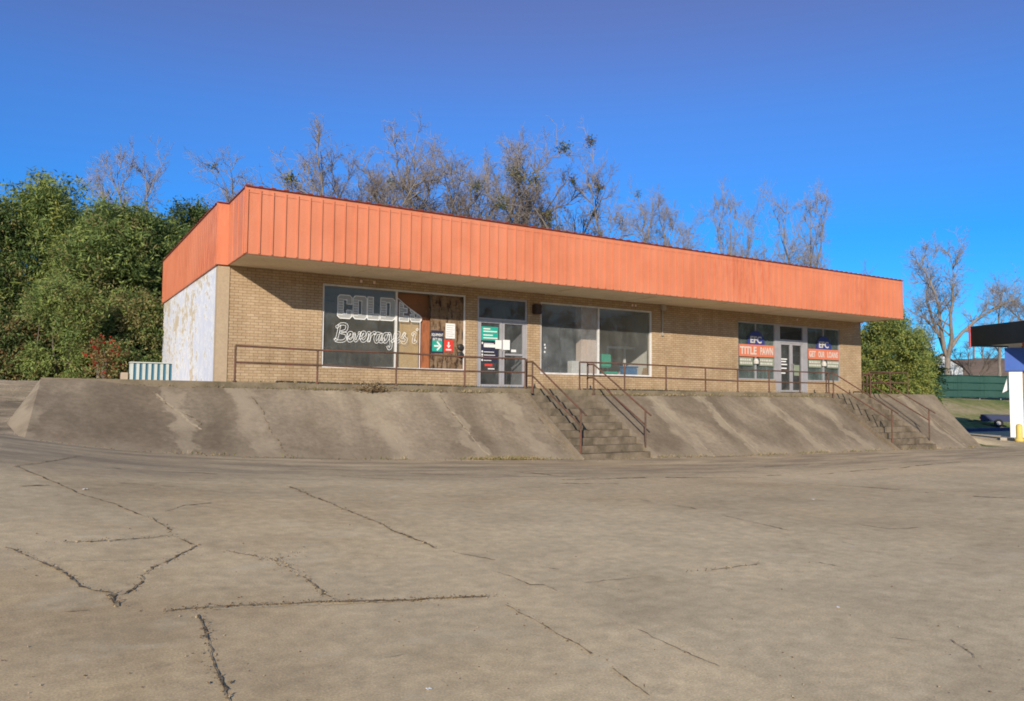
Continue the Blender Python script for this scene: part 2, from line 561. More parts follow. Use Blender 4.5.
def ground_mat(name, green):
    t = NT(name)
    x, y, z = t.xyz()
    flat = t.comb(x, y, 0)
    n1 = t.noise(0.22, 5, 0.6, flat, 0.3)
    n2 = t.noise(3.0, 6, 0.7, flat)
    n3 = t.noise(26, 4, 0.7, flat)
    if green:
        c = t.ramp(n1, [(0.40, (0.42, 0.34, 0.20)), (0.52, (0.30, 0.28, 0.12)), (0.64, (0.13, 0.19, 0.05))])
    else:
        c = t.ramp(n1, [(0.34, (0.40, 0.31, 0.20)), (0.5, (0.54, 0.43, 0.30)), (0.66, (0.44, 0.35, 0.22))])
        lay = t.ramp(t.noise(1.0, 5, 0.6, t.mapped((0.25, 0.25, 9.0))), [(0.42, 0.55), (0.56, 1.1)])
        c = t.mix(0.9, c, lay, 'MULTIPLY')
    c = t.mix(1.0, c, t.ramp(n2, [(0.3, 0.68), (0.7, 1.2)]), 'MULTIPLY')
    c = t.mix(1.0, c, t.ramp(n3, [(0.3, 0.7), (0.7, 1.2)]), 'MULTIPLY')
    t.base(c)
    t.bump(t.math('ADD', n2, n3), 0.8, 0.05)
    return t.set(0.95, 0, 0.1)


def rust_mat():
    t = NT('rusty_pipe_paint')
    n = t.noise(3.2, 6, 0.7)
    c = t.ramp(n, [(0.36, (0.075, 0.045, 0.03)), (0.5, (0.125, 0.07, 0.046)), (0.62, (0.16, 0.065, 0.045)), (0.74, (0.30, 0.085, 0.07))])
    t.base(t.mix(1.0, c, t.ramp(t.noise(40, 3), [(0.3, 0.75), (0.7, 1.2)]), 'MULTIPLY'))
    return t.set(0.75, 0.0, 0.3)


def bark_mat(name, c1, c2):
    t = NT(name)
    n = t.noise(3.0, 6, 0.65, t.mapped((2.5, 2.5, 0.6)))
    t.base(t.ramp(n, [(0.3, c1), (0.7, c2)]))
    t.bump(n, 0.6, 0.05)
    return t.set(0.9, 0, 0.1)


M['brick'] = brick_mat()
M['peel'] = peeling_mat()
M['orange'] = metal_orange('orange_metal', (0.635, 0.218, 0.113))
M['cap'] = weathered('dark_red_trim', (0.24, 0.05, 0.035), (0.13, 0.045, 0.03), 0.7, 4)
M['tan'] = weathered('tan_plaster', (0.43, 0.325, 0.215), (0.36, 0.26, 0.17), 0.5, 1.2, 0.85)
M['soffit'] = weathered('cream_soffit', (0.86, 0.73, 0.54), (0.62, 0.50, 0.35), 0.6, 1.1, 0.8)
M['roof'] = weathered('roof_felt', (0.20, 0.19, 0.18), None, 0.5, 0.6)
M['alu'] = weathered('dull_aluminium', (0.42, 0.40, 0.41), (0.28, 0.26, 0.25), 0.55, 3, 0.45, 0.4, 0.25)
M['whitefr'] = weathered('white_frame_paint', (0.68, 0.66, 0.64), (0.42, 0.38, 0.32), 0.6, 3, 0.6)
M['glass'] = glass_mat('shop_glass', 0.13, (0.82, 0.83, 0.82), (0.42, 0.42, 0.38), 0.75)
M['glass_dusty'] = glass_mat('dusty_glass', 0.21, (0.80, 0.80, 0.79), (0.43, 0.455, 0.46), 0.7)
M['glass_teal'] = glass_mat('tinted_glass', 0.32, (0.40, 0.50, 0.50), (0.27, 0.33, 0.31), 0.6)
M['glass_dark'] = glass_mat('door_glass', 0.13, (0.45, 0.47, 0.50), (0.34, 0.35, 0.35), 0.6)
M['inwall'] = weathered('interior_wall', (0.70, 0.67, 0.61), (0.55, 0.51, 0.46), 0.5, 0.8)
M['infloor'] = weathered('interior_floor', (0.34, 0.30, 0.26), None, 0.5, 1.5)
M['inceil'] = weathered('interior_ceiling', (0.55, 0.53, 0.50), None, 0.4, 1.0)
M['beige'] = weathered('beige_paint', (0.76, 0.60, 0.50), None, 0.25, 1.0)
M['ply'] = weathered('plywood', (0.62, 0.42, 0.20), (0.40, 0.25, 0.11), 0.6, 1.6, 0.8, stretch=(3, 3, 0.5))
M['redboard'] = weathered('red_brown_board', (0.36, 0.125, 0.052), (0.11, 0.042, 0.024), 0.95, 3.5, 0.7, stretch=(3, 3, 0.8))
M['brownboard'] = weathered('brown_board', (0.28, 0.12, 0.05), (0.12, 0.055, 0.03), 0.6, 1.5, 0.7)
M['osb'] = board_mat()
M['decal_white'] = thin_paint('white_window_paint', (0.80, 0.80, 0.78), 0.42)
M['decal_line'] = thin_paint('white_window_line', (0.85, 0.85, 0.83), 0.92)
M['white'] = weathered('white_vinyl', (0.78, 0.77, 0.74), (0.60, 0.58, 0.52), 0.4, 5, 0.6)
M['dullwhite'] = weathered('faded_white_print', (0.58, 0.54, 0.48), (0.44, 0.38, 0.33), 0.6, 9)
M['grey_print'] = weathered('grey_print', (0.30, 0.30, 0.30), None, 0.2, 9)
M['navy'] = weathered('navy_vinyl', (0.035, 0.05, 0.20), (0.02, 0.03, 0.10), 0.4, 6, 0.5)
M['dark_sign'] = weathered('dark_navy_sign', (0.03, 0.03, 0.055), None, 0.3, 6, 0.5)
M['green_sign'] = weathered('teal_green_sign', (0.02, 0.36, 0.27), (0.02, 0.25, 0.19), 0.4, 6, 0.5)
M['red_sign'] = weathered('red_sign', (0.68, 0.05, 0.035), (0.45, 0.04, 0.03), 0.4, 6, 0.5)
M['orange_sign'] = weathered('orange_banner', (0.62, 0.185, 0.10), (0.55, 0.14, 0.07), 0.4, 5, 0.6)
M['olive_print'] = weathered('faded_green_print', (0.24, 0.27, 0.19), None, 0.3, 5, 0.6)
M['black'] = weathered('black_metal', (0.025, 0.024, 0.023), (0.05, 0.04, 0.035), 0.5, 6, 0.5)
M['brownbox'] = weathered('brown_fixture', (0.055, 0.035, 0.028), None, 0.3, 6, 0.6)
M['galv'] = weathered('grey_conduit', (0.40, 0.36, 0.30), (0.25, 0.19, 0.13), 0.6, 6, 0.6)
M['rust'] = rust_mat()
M['lot'] = lot_mat()
M['crack'] = weathered('crack_dirt', (0.12, 0.088, 0.055), (0.36, 0.285, 0.185), 0.95, 9, 0.95, 0.05, spread=(0.40, 0.62))
M['crackpale'] = weathered('crack_sand', (0.40, 0.325, 0.225), (0.24, 0.19, 0.13), 0.8, 5, 0.95, 0.05)
M['lotsand'] = weathered('lot_sand', (0.50, 0.41, 0.27), (0.36, 0.28, 0.175), 0.9, 4, 0.95, 0.05)
M['bank'] = bank_mat()
M['deck'] = weathered('deck_concrete', (0.215, 0.17, 0.115), (0.085, 0.07, 0.042), 0.95, 2.2, 0.9, 0.15, bump=0.4)
M['step'] = weathered('step_concrete', (0.215, 0.17, 0.12), (0.105, 0.082, 0.055), 0.95, 2.6, 0.9, 0.15, bump=0.6, spread=(0.36, 0.64))
M['dirt'] = ground_mat('dirt_ground', False)
M['grass'] = ground_mat('bank_grass', True)
M['hill'] = weathered('leaf_litter_hill', (0.26, 0.185, 0.13), (0.14, 0.10, 0.07), 0.8, 0.25, 0.95, 0.05)
M['barkpale'] = bark_mat('pale_bark', (0.15, 0.12, 0.10), (0.31, 0.265, 0.22))
M['barkdark'] = bark_mat('dark_bark', (0.085, 0.065, 0.052), (0.19, 0.155, 0.125))
M['twig'] = weathered('twig_bark', (0.22, 0.18, 0.16), (0.14, 0.11, 0.098), 0.6, 0.8, 0.9, 0.05)
M['twigpale'] = weathered('pale_twig_bark', (0.31, 0.265, 0.235), (0.2, 0.165, 0.145), 0.6, 0.8, 0.9, 0.05)
M['leaf_lime'] = leaf_mat('lime_leaf', (0.16, 0.205, 0.058), (0.29, 0.34, 0.105))
M['leaf_yellow'] = leaf_mat('yellow_green_leaf', (0.20, 0.22, 0.055), (0.36, 0.36, 0.10))
M['leaf_mid'] = leaf_mat('mid_green_leaf', (0.075, 0.118, 0.036), (0.17, 0.225, 0.075))
M['leaf_dark'] = leaf_mat('dark_green_leaf', (0.035, 0.058, 0.022), (0.09, 0.125, 0.045))
M['leaf_olive'] = leaf_mat('olive_leaf', (0.17, 0.155, 0.06), (0.31, 0.265, 0.115))
M['leaf_brown'] = leaf_mat('dry_brown_leaf', (0.12, 0.065, 0.03), (0.25, 0.15, 0.075))
M['leaf_red'] = leaf_mat('red_leaf', (0.25, 0.022, 0.016), (0.42, 0.05, 0.035))
M['straw'] = weathered('dry_straw', (0.36, 0.27, 0.15), (0.20, 0.14, 0.075), 0.7, 3)
M['weed'] = leaf_mat('weed_green', (0.13, 0.155, 0.045), (0.24, 0.23, 0.085), 2.0)
M['litter'] = weathered('dead_leaf', (0.15, 0.095, 0.05), (0.28, 0.2, 0.12), 0.8, 9)
M['stripe_blue'] = weathered('faded_blue_paint', (0.06, 0.17, 0.24), (0.11, 0.20, 0.25), 0.6, 4)
M['stripe_white'] = weathered('old_white_paint', (0.56, 0.58, 0.52), (0.42, 0.42, 0.35), 0.5, 4)
M['block'] = weathered('tan_block', (0.45, 0.35, 0.25), None, 0.5, 6)
M['canopy'] = weathered('black_canopy_panel', (0.018, 0.018, 0.02), (0.035, 0.033, 0.032), 0.5, 1.5, 0.4, 0.4)
M['canopy_under'] = weathered('canopy_underside', (0.62, 0.62, 0.60), None, 0.3, 1)
M['red_trim'] = weathered('red_trim', (0.62, 0.07, 0.03), None, 0.3, 3)
M['pump_blue'] = weathered('blue_panel', (0.05, 0.12, 0.42), None, 0.3, 2, 0.5)
M['pump_white'] = weathered('white_panel', (0.78, 0.77, 0.75), None, 0.2, 2, 0.5)
M['orange_pipe'] = weathered('orange_red_pipe', (0.75, 0.16, 0.04), None, 0.3, 3, 0.6)
M['yellow'] = weathered('yellow_bollard_paint', (0.66, 0.50, 0.13), (0.45, 0.33, 0.08), 0.5, 4, 0.6)
M['kerb_blue'] = weathered('dark_blue_kerb_paint', (0.035, 0.04, 0.14), (0.07, 0.07, 0.12), 0.6, 2)  # dark blue imitates a shadow lying on the ground
M['concrete'] = weathered('pale_concrete', (0.38, 0.34, 0.28), None, 0.5, 2)
M['fence'] = weathered('green_privacy_screen', (0.035, 0.085, 0.07), (0.05, 0.11, 0.09), 0.7, 0.7, 0.8, 0.15)
M['fence_dark'] = weathered('dark_green_seam', (0.008, 0.055, 0.04), None, 0.4, 2)
M['house_white'] = weathered('white_siding', (0.74, 0.75, 0.76), None, 0.2, 1, 0.7)
M['house_roof'] = weathered('brown_shingle', (0.20, 0.13, 0.09), None, 0.5, 1.5)
M['trailer'] = weathered('dark_blue_steel', (0.03, 0.04, 0.10), (0.05, 0.05, 0.06), 0.5, 4, 0.5)
M['tyre'] = weathered('tyre_rubber', (0.02, 0.02, 0.02), None, 0.3, 6, 0.85)
M['teal'] = weathered('teal_fabric', (0.03, 0.40, 0.27), None, 0.3, 4, 0.8)
M['bluebox'] = weathered('blue_plastic', (0.06, 0.20, 0.42), None, 0.3, 4, 0.5)
M['cardboard'] = weathered('cardboard', (0.42, 0.27, 0.15), None, 0.4, 3, 0.85)
M['wood'] = weathered('salmon_board', (0.55, 0.30, 0.20), None, 0.4, 2, 0.8)
M['paper'] = weathered('scrap_paper', (0.78, 0.76, 0.72), None, 0.3, 9, 0.9)


# ------------------------------------------------------------------ terrain
def sstep(a, b, t):
    t = np.clip((np.asarray(t, float) - a) / (b - a), 0, 1)
    return t * t * (3 - 2 * t)


FX = [-40, -15, -8, -5, -4, -2.45, -0.4, 3.2, 8.6, 15, 23, 30, 40, 90]
FZ = [1.7, 1.35, 1.05, 0.78, 0.60, 0.34, 0.15, -0.05, -0.25, -0.36, -0.43, -0.54, -0.60, -0.8]


def zfoot(x): return np.interp(x, FX, FZ)


def ground_z(x, y):
    x, y = np.asarray(x, float), np.asarray(y, float)
    zf = zfoot(x)
    lot = -0.12 + (zf + 0.12) * sstep(-19, -5.5, y)
    up = 1.5 + 0.0 * x
    left = lot + (1.74 - lot) * np.clip((y + 4.0) / 9.0, 0, 1) ** 0.8 + 0.03 * np.sin(x * 2.1 + y * 1.3) * sstep(-4, -2, y)
    pod = lot + (1.35 - lot) * sstep(-1.5, 0.5, y) + 0.39 * sstep(2.0, 3.0, y)
    ml = sstep(5, 15, y)
    mr = (1 - sstep(30.0, 35.0, x)) * sstep(-3.6, 0.8, y)
    right = lot + (up - lot) * np.maximum(ml, mr)
    a = 1 - sstep(-3.9, -3.3, x)
    b = sstep(29.7, 30.4, x)
    z = left * a + right * b + pod * (1 - a - b)
    hx, hy = at(1010, 150)[:2]
    z = z + 8.5 * np.exp(-(((x - hx) / 34) ** 2 + ((y - hy) / 40) ** 2)) * sstep(15, 60, y + 0.4 * x - 20)
    return z


def gpt(px, py, dz=0.0):
    """where the sight line of a pixel meets the ground"""
    d = ray(px, py)
    lo = 2.0
    for _ in range(4000):
        q = CAM + d * lo
        if q[2] <= ground_z(q[0], q[1]): break
        lo += 0.05
    a, b = lo - 0.05, lo
    for _ in range(25):
        m_ = (a + b) / 2
        q = CAM + d * m_
        if q[2] <= ground_z(q[0], q[1]): b = m_
        else: a = m_
    q = CAM + d * b
    return np.array([q[0], q[1], float(ground_z(q[0], q[1])) + dz])


gx = sorted(set([-600, -350, -200, -120, -80, -60, -45, -35, -28, -22] + list(np.arange(-18, -4.6, 0.7).round(3)) + [-4.5, -4.35, -4.2, -4.05, -3.9]
                + list(np.arange(-3.5, 29.6, 0.7).round(3)) + [29.7, 29.9, 30.1, 30.4] + list(np.arange(31, 62, 1.0)) + list(range(64, 120, 5)) + [125, 145, 170, 200, 260, 400, 700]))
gy = sorted(set([-300, -150, -80, -50, -40, -34, -30, -27, -25] + list(np.arange(-23.5, -5.0, 0.6).round(3)) + [-5.0, -4.55, -4.2, -3.9, -3.5, -3.0, -2.5, -2.0, -1.5, -1.0, -0.5, 0, .5, 1, 2, 3, 4, 5]
                + list(range(6, 40, 2)) + list(range(42, 160, 6)) + [170, 190, 230, 300, 450, 800]))
gx, gy = np.array(gx, float), np.array(gy, float)
GX, GY = np.meshgrid(gx, gy)
GZ = ground_z(GX, GY)
lotm, dirtm = MB(), MB()
vid = lambda i, j: j * len(gx) + i
verts = np.stack([GX.ravel(), GY.ravel(), GZ.ravel()], 1)
lf, df_, dm = [], [], []
for j in range(len(gy) - 1):
    for i in range(len(gx) - 1):
        xc, yc = (gx[i] + gx[i + 1]) / 2, (gy[j] + gy[j + 1]) / 2
        f = (vid(i, j), vid(i + 1, j), vid(i + 1, j + 1), vid(i, j + 1))
        is_lot = (yc < -4.2 and xc < 31) or (xc >= 31 and yc < 5 and xc > 31 + 3.5 * float(sstep(-3.6, 0.8, yc))) or (xc < -4.5 and yc < -4.2)
        if xc < -40 or xc > 120 or yc < -60: is_lot = False
        if is_lot: lf.append(f)
        else:
            df_.append(f)
            hx, hy = at(1010, 150)[:2]
            dm.append(2 if (xc > 60 and yc > 34) else (1 if xc > 29.9 or yc > 40 else 0))


def submesh(name, faces, mats, mi=None):
    used = sorted({k for f in faces for k in f})
    mp = {k: n for n, k in enumerate(used)}
    m_ = MB()
    m_.add(verts[used], [tuple(mp[k] for k in f) for f in faces])
    if mi: m_.m = mi
    return m_.build(name, mats, origin=(0, 0, 0), smooth=True)


# cracks and joints of the lot are part of the lot's own mesh
lot = MB()
used = sorted({k for f in lf for k in f})
mp_ = {k: n for n, k in enumerate(used)}
lot.add(verts[used], [tuple(mp_[k] for k in f) for f in lf])


def crack(pix, width, mi=1, gap=0.0, rough=1.0):
    pts = [gpt(*q) for q in pix]
    dense = []
    for a, b in zip(pts[:-1], pts[1:]):
        n = max(2, int(np.linalg.norm(b - a) / 0.045))
        for k in range(n): dense.append(a + (b - a) * k / n)
    dense.append(pts[-1])
    dense = np.array(dense)[:, :2]
    n = len(dense)
    t = np.gradient(dense, axis=0)
    t /= np.linalg.norm(t, axis=1)[:, None] + 1e-9
    nrm = np.stack([-t[:, 1], t[:, 0]], 1)
    jit = np.cumsum(RNG.normal(0, 0.008, n))
    jit -= np.linspace(jit[0], jit[-1], n)
    jit = jit * rough + RNG.normal(0, 0.004, n) * rough
    mid = dense + nrm * jit[:, None]
    lowf = np.interp(np.arange(n), np.arange(0, n + 8, 8), RNG.uniform(0.35, 1.5, len(np.arange(0, n + 8, 8))))
    wd = 0.50 * width * lowf * RNG.uniform(0.25, 1.6, n)
    wd[0] = wd[-1] = width * 0.1
    keep = np.interp(np.arange(n), np.arange(0, n + 9, 9), RNG.uniform(0, 1, len(np.arange(0, n + 9, 9)))) > gap
    L, Rr = mid + nrm * wd[:, None] / 2, mid - nrm * wd[:, None] / 2
    zL, zR = ground_z(L[:, 0], L[:, 1]) + 0.004 * (3 - mi), ground_z(Rr[:, 0], Rr[:, 1]) + 0.004 * (3 - mi)
    for k in range(n - 1):
        if keep[k]:
            lot.add([(L[k, 0], L[k, 1], zL[k]), (Rr[k, 0], Rr[k, 1], zR[k]), (Rr[k + 1, 0], Rr[k + 1, 1], zR[k + 1]), (L[k + 1, 0], L[k + 1, 1], zL[k + 1])],
                    [(0, 1, 2, 3)], mi)
    return mid


CR = []
def cr(pix, w_, mi=1, gap=0.0, rough=1.0, litter=0.0):
    m_ = crack(pix, w_, mi, gap, rough)
    CR.append((m_, litter))


cr([(5, 548), (30, 560), (60, 576), (90, 590), (112, 594)], 0.035, 1, 0.1, 1.2, 0.6)
cr([(112, 594), (118, 607)], 0.075, 1, 0, 1.0, 1)
cr([(118, 596), (132, 588), (150, 573), (172, 560), (190, 551), (196, 546)], 0.035, 1, 0.05, 1.4, 0.6)
cr([(198, 615), (206, 636), (214, 660), (222, 683), (230, 703)], 0.032, 1, 0.05, 0.5, 0.8)
cr([(165, 612), (200, 609), (240, 606), (300, 604), (360, 602), (420, 600), (490, 597)], 0.05, 1, 0.25, 1.0, 2.2)
cr([(170, 613), (220, 609), (300, 605), (400, 602)], 0.07, 2, 0.45, 1.0)
cr([(290, 487), (310, 495), (340, 505), (365, 515), (392, 528), (420, 540), (437, 549)], 0.055, 1, 0.2, 1.2, 0.5)
cr([(437, 549), (470, 562), (500, 574), (530, 586), (545, 586), (570, 585)], 0.022, 1, 0.45, 0.7)
cr([(505, 605), (530, 620), (560, 637), (590, 655), (620, 676), (650, 697)], 0.022, 1, 0.35, 0.6, 0.3)
cr([(165, 512), (185, 506), (212, 503)], 0.04, 1, 0.05, 1.0)
cr([(15, 466), (45, 478), (80, 494), (110, 503), (145, 517)], 0.035, 1, 0.35, 1.0)
cr([(152, 518), (165, 526), (180, 538), (195, 545)], 0.045, 1, 0.15, 1.2, 0.5)
cr([(60, 543), (100, 541), (150, 538), (172, 535)], 0.035, 1, 0.35, 0.8, 0.8)
cr([(60, 562), (110, 561), (160, 560)], 0.02, 1, 0.55, 0.8)
cr([(230, 552), (258, 557), (285, 565), (300, 576), (330, 598)], 0.03, 1, 0.35, 1.0, 0.9)
cr([(0, 614), (40, 614), (95, 611)], 0.022, 1, 0.5, 0.8)
cr([(290, 536), (330, 537), (372, 537)], 0.03, 1, 0.6, 0.6)
cr([(12, 467), (40, 464), (66, 459), (90, 455)], 0.028, 1, 0.3, 1.0)
cr([(640, 500), (690, 508), (740, 520), (790, 531)], 0.032, 1, 0.4, 0.7)
cr([(690, 572), (730, 568), (760, 564)], 0.022, 1, 0.45, 0.7, 0.6)
cr([(780, 558), (815, 562), (850, 570), (880, 578)], 0.022, 1, 0.55, 0.7)
cr([(800, 483), (850, 486), (900, 490), (960, 496), (1024, 499)], 0.07, 1, 0.3, 1.0)
cr([(830, 474), (870, 470), (905, 467), (930, 464), (965, 462)], 0.11, 1, 0.25, 1.3)
cr([(965, 462), (1000, 465), (1030, 466)], 0.06, 1, 0.2)
cr([(560, 480), (640, 478), (720, 477), (830, 474)], 0.10, 1, 0.45, 0.8)
cr([(640, 477), (720, 478), (760, 477)], 0.12, 2, 0.4, 0.8)
cr([(500, 472), (530, 473), (560, 476), (600, 478)], 0.08, 1, 0.5)
cr([(110, 468), (150, 472), (195, 473), (240, 476)], 0.05, 1, 0.5, 1.0)
cr([(860, 525), (890, 529), (920, 528)], 0.03, 1, 0.5)
cr([(950, 640), (975, 632), (1005, 628)], 0.018, 1, 0.4, 0.6)
cr([(950, 640), (975, 655), (985, 672)], 0.014, 1, 0.4, 0.6)
cr([(890, 638), (920, 642)], 0.02, 1, 0.4)
cr([(437, 549), (470, 556), (520, 566), (560, 570)], .02, 1, .5, 1.0)
cr([(545, 586), (600, 612), (660, 640), (720, 668)], .014, 1, .55, .6)
cr([(570, 585), (640, 578), (690, 572)], .018, 1, .5, .7)
cr([(0, 488), (60, 485), (130, 484), (180, 487)], .035, 1, .5, .8)
cr([(240, 462), (330, 470), (430, 474), (520, 476)], .05, 1, .45, 1.0)
cr([(330, 476), (420, 481), (520, 483), (620, 484)], .05, 1, .5, 1.0)
cr([(700, 470), (790, 466), (870, 460)], .06, 1, .5, 1.0)
cr([(790, 531), (850, 545), (930, 560)], .016, 1, .55, .8)
cr([(380, 660), (440, 650), (470, 640)], 0.010, 1, 0.6, 0.5)
lot.build('parking_lot', [M['lot'], M['crack'], M['lotsand']], origin=(0, 0, 0), smooth=True)
tag(bpy.data.objects['parking_lot'], kind='structure')
g = submesh('ground', df_, [M['dirt'], M['grass'], M['hill']], dm)
tag(g, kind='structure')


# ------------------------------------------------------------------ raised deck and its sloping concrete bank
YE, YF = -1.75, -4.55


def dk(x): return float(np.interp(x, [-5, 0, 12, 40], [1.76, 1.72, 1.63, 1.62]))


ST = [(8.45, 11.15), (22.75, 25.5)]        # stairs
deck = MB()
xs = [-3.85, -2, 0, 2, 4, 6, 8.45, 11.15, 14, 17, 20, 22.75, 25.5, 28, 30.2]
for a, b in zip(xs[:-1], xs[1:]):
    za, zb = dk(a), dk(b)
    y1 = 9.0 if a >= 27.9 else (2.5 if a < -0.01 else 0.0)
    deck.add([(a, YE, za), (b, YE, zb), (b, y1, zb), (a, y1, za)], [(0, 1, 2, 3)])
    deck.add([(a, YE, za - .52), (b, YE, zb - .52), (b, YE, zb), (a, YE, za)], [(0, 1, 2, 3)])
deck.add([(27.5, 0, 1.62), (28, 0, 1.62), (28, 9, 1.62), (27.5, 9, 1.62)], [(0, 1, 2, 3)])
a = -3.85
deck.add([(a, YE, dk(a) - .6), (a, YE, dk(a)), (a, 2.5, dk(a)), (a, 2.5, dk(a) - .6)], [(0, 1, 2, 3)])
a = 30.2
deck.add([(a, YE, dk(a) - .6), (a, 9, dk(a) - .6), (a, 9, dk(a)), (a, YE, dk(a))], [(0, 1, 2, 3)])
tag(deck.build('pavement', M['deck'], origin=(0, 0, 0)), kind='structure')

bank = MB()


def LIP(x): return 0.17 - 0.14 * max(float(sstep(-1.2, -3.0, x)) if False else 1 - float(sstep(-3.2, -1.4, x)), float(sstep(27.0, 28.4, x)))


def bank_pt(x, s):
    """s=0 at the top, 1 at the foot, slightly uneven like hand-placed concrete"""
    yt, zt = YE - 0.015, dk(x) - LIP(x)
    zf = float(zfoot(x)) - 0.04
    sag = -0.05 * math.sin(math.pi * s)
    wob = 0.028 * math.sin(x * 1.7 + 3 * s) + 0.02 * math.sin(x * 4.1 - 5 * s + 1)
    endx = x
    if x < -2.5: endx = x - (-2.5 - x) * 0.16 * s
    if x > 27.9: endx = x - (x - 27.9) * 0.35 * s
    return (endx, yt + (YF - yt) * s + 0.35 * s * float(sstep(26, 30, x)), zt + (zf - zt) * s + sag + wob * math.sin(math.pi * min(1, s * 1.2 + .02)))


def bank_strip(x0, x1):
    n = max(2, int((x1 - x0) / 0.22))
    k = 14
    ps = [[bank_pt(x0 + (x1 - x0) * i / n, j / k) for j in range(k + 1)] for i in range(n + 1)]
    vs = [q for row in ps for q in row]
    fs = [(i * (k + 1) + j, i * (k + 1) + j + 1, (i + 1) * (k + 1) + j + 1, (i + 1) * (k + 1) + j) for i in range(n) for j in range(k)]
    bank.add(vs, fs)
    # rounded lip against the deck face
    vs, fs = [], []
    for i in range(n + 1):
        q = bank_pt(x0 + (x1 - x0) * i / n, 0)
        vs += [q, (q[0], YE + 0.0, q[2] + 0.012)]
    for i in range(n): fs.append((2 * i, 2 * i + 2, 2 * i + 3, 2 * i + 1))
    bank.add(vs, fs)


for x0, x1 in ((-3.85, ST[0][0]), (ST[0][1], ST[1][0]), (ST[1][1], 30.2)): bank_strip(x0, x1)
# side walls of the stair cuts, and both hipped ends
for (a, b) in ST:
    for xx in (a, b):
        top = [bank_pt(xx, j / 14) for j in range(15)]
        vs = top + [(q[0], q[1], q[2] - 1.2) for q in top]
        bank.add(vs, [(j, j + 1, j + 16, j + 15) for j in range(14)])
L0 = [bank_pt(-3.85, j / 14) for j in range(15)]
L1 = [(q[0] - 0.05 - 0.50 * (j / 14), q[1] + 0.45, q[2] - 0.06 - 0.05 * j / 14) for j, q in enumerate(L0)]
L2 = [(q[0] - 0.25, q[1] + 1.5, q[2] - 0.9) for q in L1]
bank.add(L0 + L1 + L2, [(j, j + 15, j + 16, j + 1) for j in range(14)] + [(j + 15, j + 30, j + 31, j + 16) for j in range(14)])
R0 = [bank_pt(30.2, j / 14) for j in range(15)]
R1 = [(q[0] + 0.22 + 0.35 * j / 14, q[1] + 0.8, q[2] - 0.25) for j, q in enumerate(R0)]
R2_ = [(q[0] + 0.6, q[1] + 2.2, q[2] - 1.2) for q in R1]
bank.add(R0 + R1 + R2_, [(j, j + 1, j + 16, j + 15) for j in range(14)] + [(j + 15, j + 16, j + 31, j + 30) for j in range(14)])
# cracks that run down the bank
BC = MB()
def bank_crack(x0, x1, s0, s1, w_, mi):
    n = 40
    j = np.cumsum(RNG.normal(0, 0.014, n + 1))
    prev = None
    for i in range(n + 1):
        t = i / n
        x = x0 + (x1 - x0) * t + j[i]
        s = s0 + (s1 - s0) * t
        q = np.array(bank_pt(x, s)) + np.array([0, -0.006, 0.008])
        ww = w_ * random.uniform(0.35, 1.35)
        cur = (q - [ww / 2, 0, 0], q + [ww / 2, 0, 0])
        if prev is not None and random.random() > 0.08:
            bank.add([prev[0], cur[0], cur[1], prev[1]], [(0, 1, 2, 3)], mi)
        prev = cur
bank_crack(0.35, 0.62, 0.0, 1.0, 0.03, 1)
bank_crack(-1.75, -0.95, 0.05, 0.55, 0.035, 1)
bank_crack(-1.6, -0.75, 0.1, 0.62, 0.060, 2)
bank_crack(5.6, 5.75, 0.0, 0.62, 0.03, 1)
bank_crack(5.66, 5.85, 0.25, 1.0, 0.045, 2)
bank_crack(3.4, 3.5, 0.1, 1.0, 0.020, 2)
bank_crack(8.15, 8.2, 0.02, 0.9, 0.025, 1)
bank_crack(13.4, 13.5, 0.0, 1.0, 0.045, 2)
bank_crack(15.6, 15.7, 0.0, 1.0, 0.06, 2)
bank_crack(18.9, 19.0, 0.0, 1.0, 0.05, 2)
bank_crack(21.4, 21.5, 0.0, 1.0, 0.045, 2)
bank_crack(28.0, 28.1, 0.0, 1.0, 0.05, 2)
ob = bank.build('retaining_bank', [M['bank'], M['crack'], M['crackpale']], origin=(0, YE, 0), smooth=True)
tag(ob, 'long sloping stained concrete retaining bank below the shop walkway', 'retaining wall')


def stairs(x0, x1, label):
    m_ = MB()
    n = 10
    zt, zb = dk((x0 + x1) / 2), float(zfoot((x0 + x1) / 2)) - 0.03
    rise, tread = (zt - zb) / n, (YE - YF) / (n - 1)
    cheek = 0.2
    xa, xb = x0 + cheek * 0.5, x1 - cheek
    for i in range(n - 1):
        z = zt - rise * (i + 1)
        y1 = YE - tread * i
        segs = 9
        for k in range(segs):                           # chipped nosings
            u0, u1 = xa + (xb - xa) * k / segs, xa + (xb - xa) * (k + 1) / segs
            ch = random.uniform(0.0, 0.03)
            dzz = random.uniform(-0.012, 0.0)
            m_.box(u0, u1, y1 - tread + ch, y1, z - rise - .15, z + dzz)
    o = m_.build('steps', M['step'], None, origin=((x0 + x1) / 2, YF, zb))
    root = o
    root.name = 'concrete_stairs'
    WLOC[root.name] = WLOC['steps']
    tag(root, label, 'stairs', 'concrete stairs up the bank')
    for (c0, c1) in ((x0 + .004, xa - .003), (xb + .003, x1 - .004)):
        c = MB()
        yA, yB = YE - 0.02, YF - 0.06
        zA, zB = zt - 0.12, zb + 0.09
        c.add([(c0, yA, zA), (c1, yA, zA), (c1, yB, zB), (c0, yB, zB), (c0, yA, zA - 1), (c1, yA, zA - 1), (c1, yB, zB - .6), (c0, yB, zB - .6)],
              [(0, 3, 2, 1), (0, 1, 5, 4), (3, 7, 6, 2), (0, 4, 7, 3), (1, 2, 6, 5)])
        c.build('side_kerb', M['bank'], root)
    return root


stairs(*ST[0], 'worn concrete stairs near the middle of the bank, below the wide unlettered window')
stairs(*ST[1], 'dirty concrete stairs at the right end of the bank, below the right wall corner')


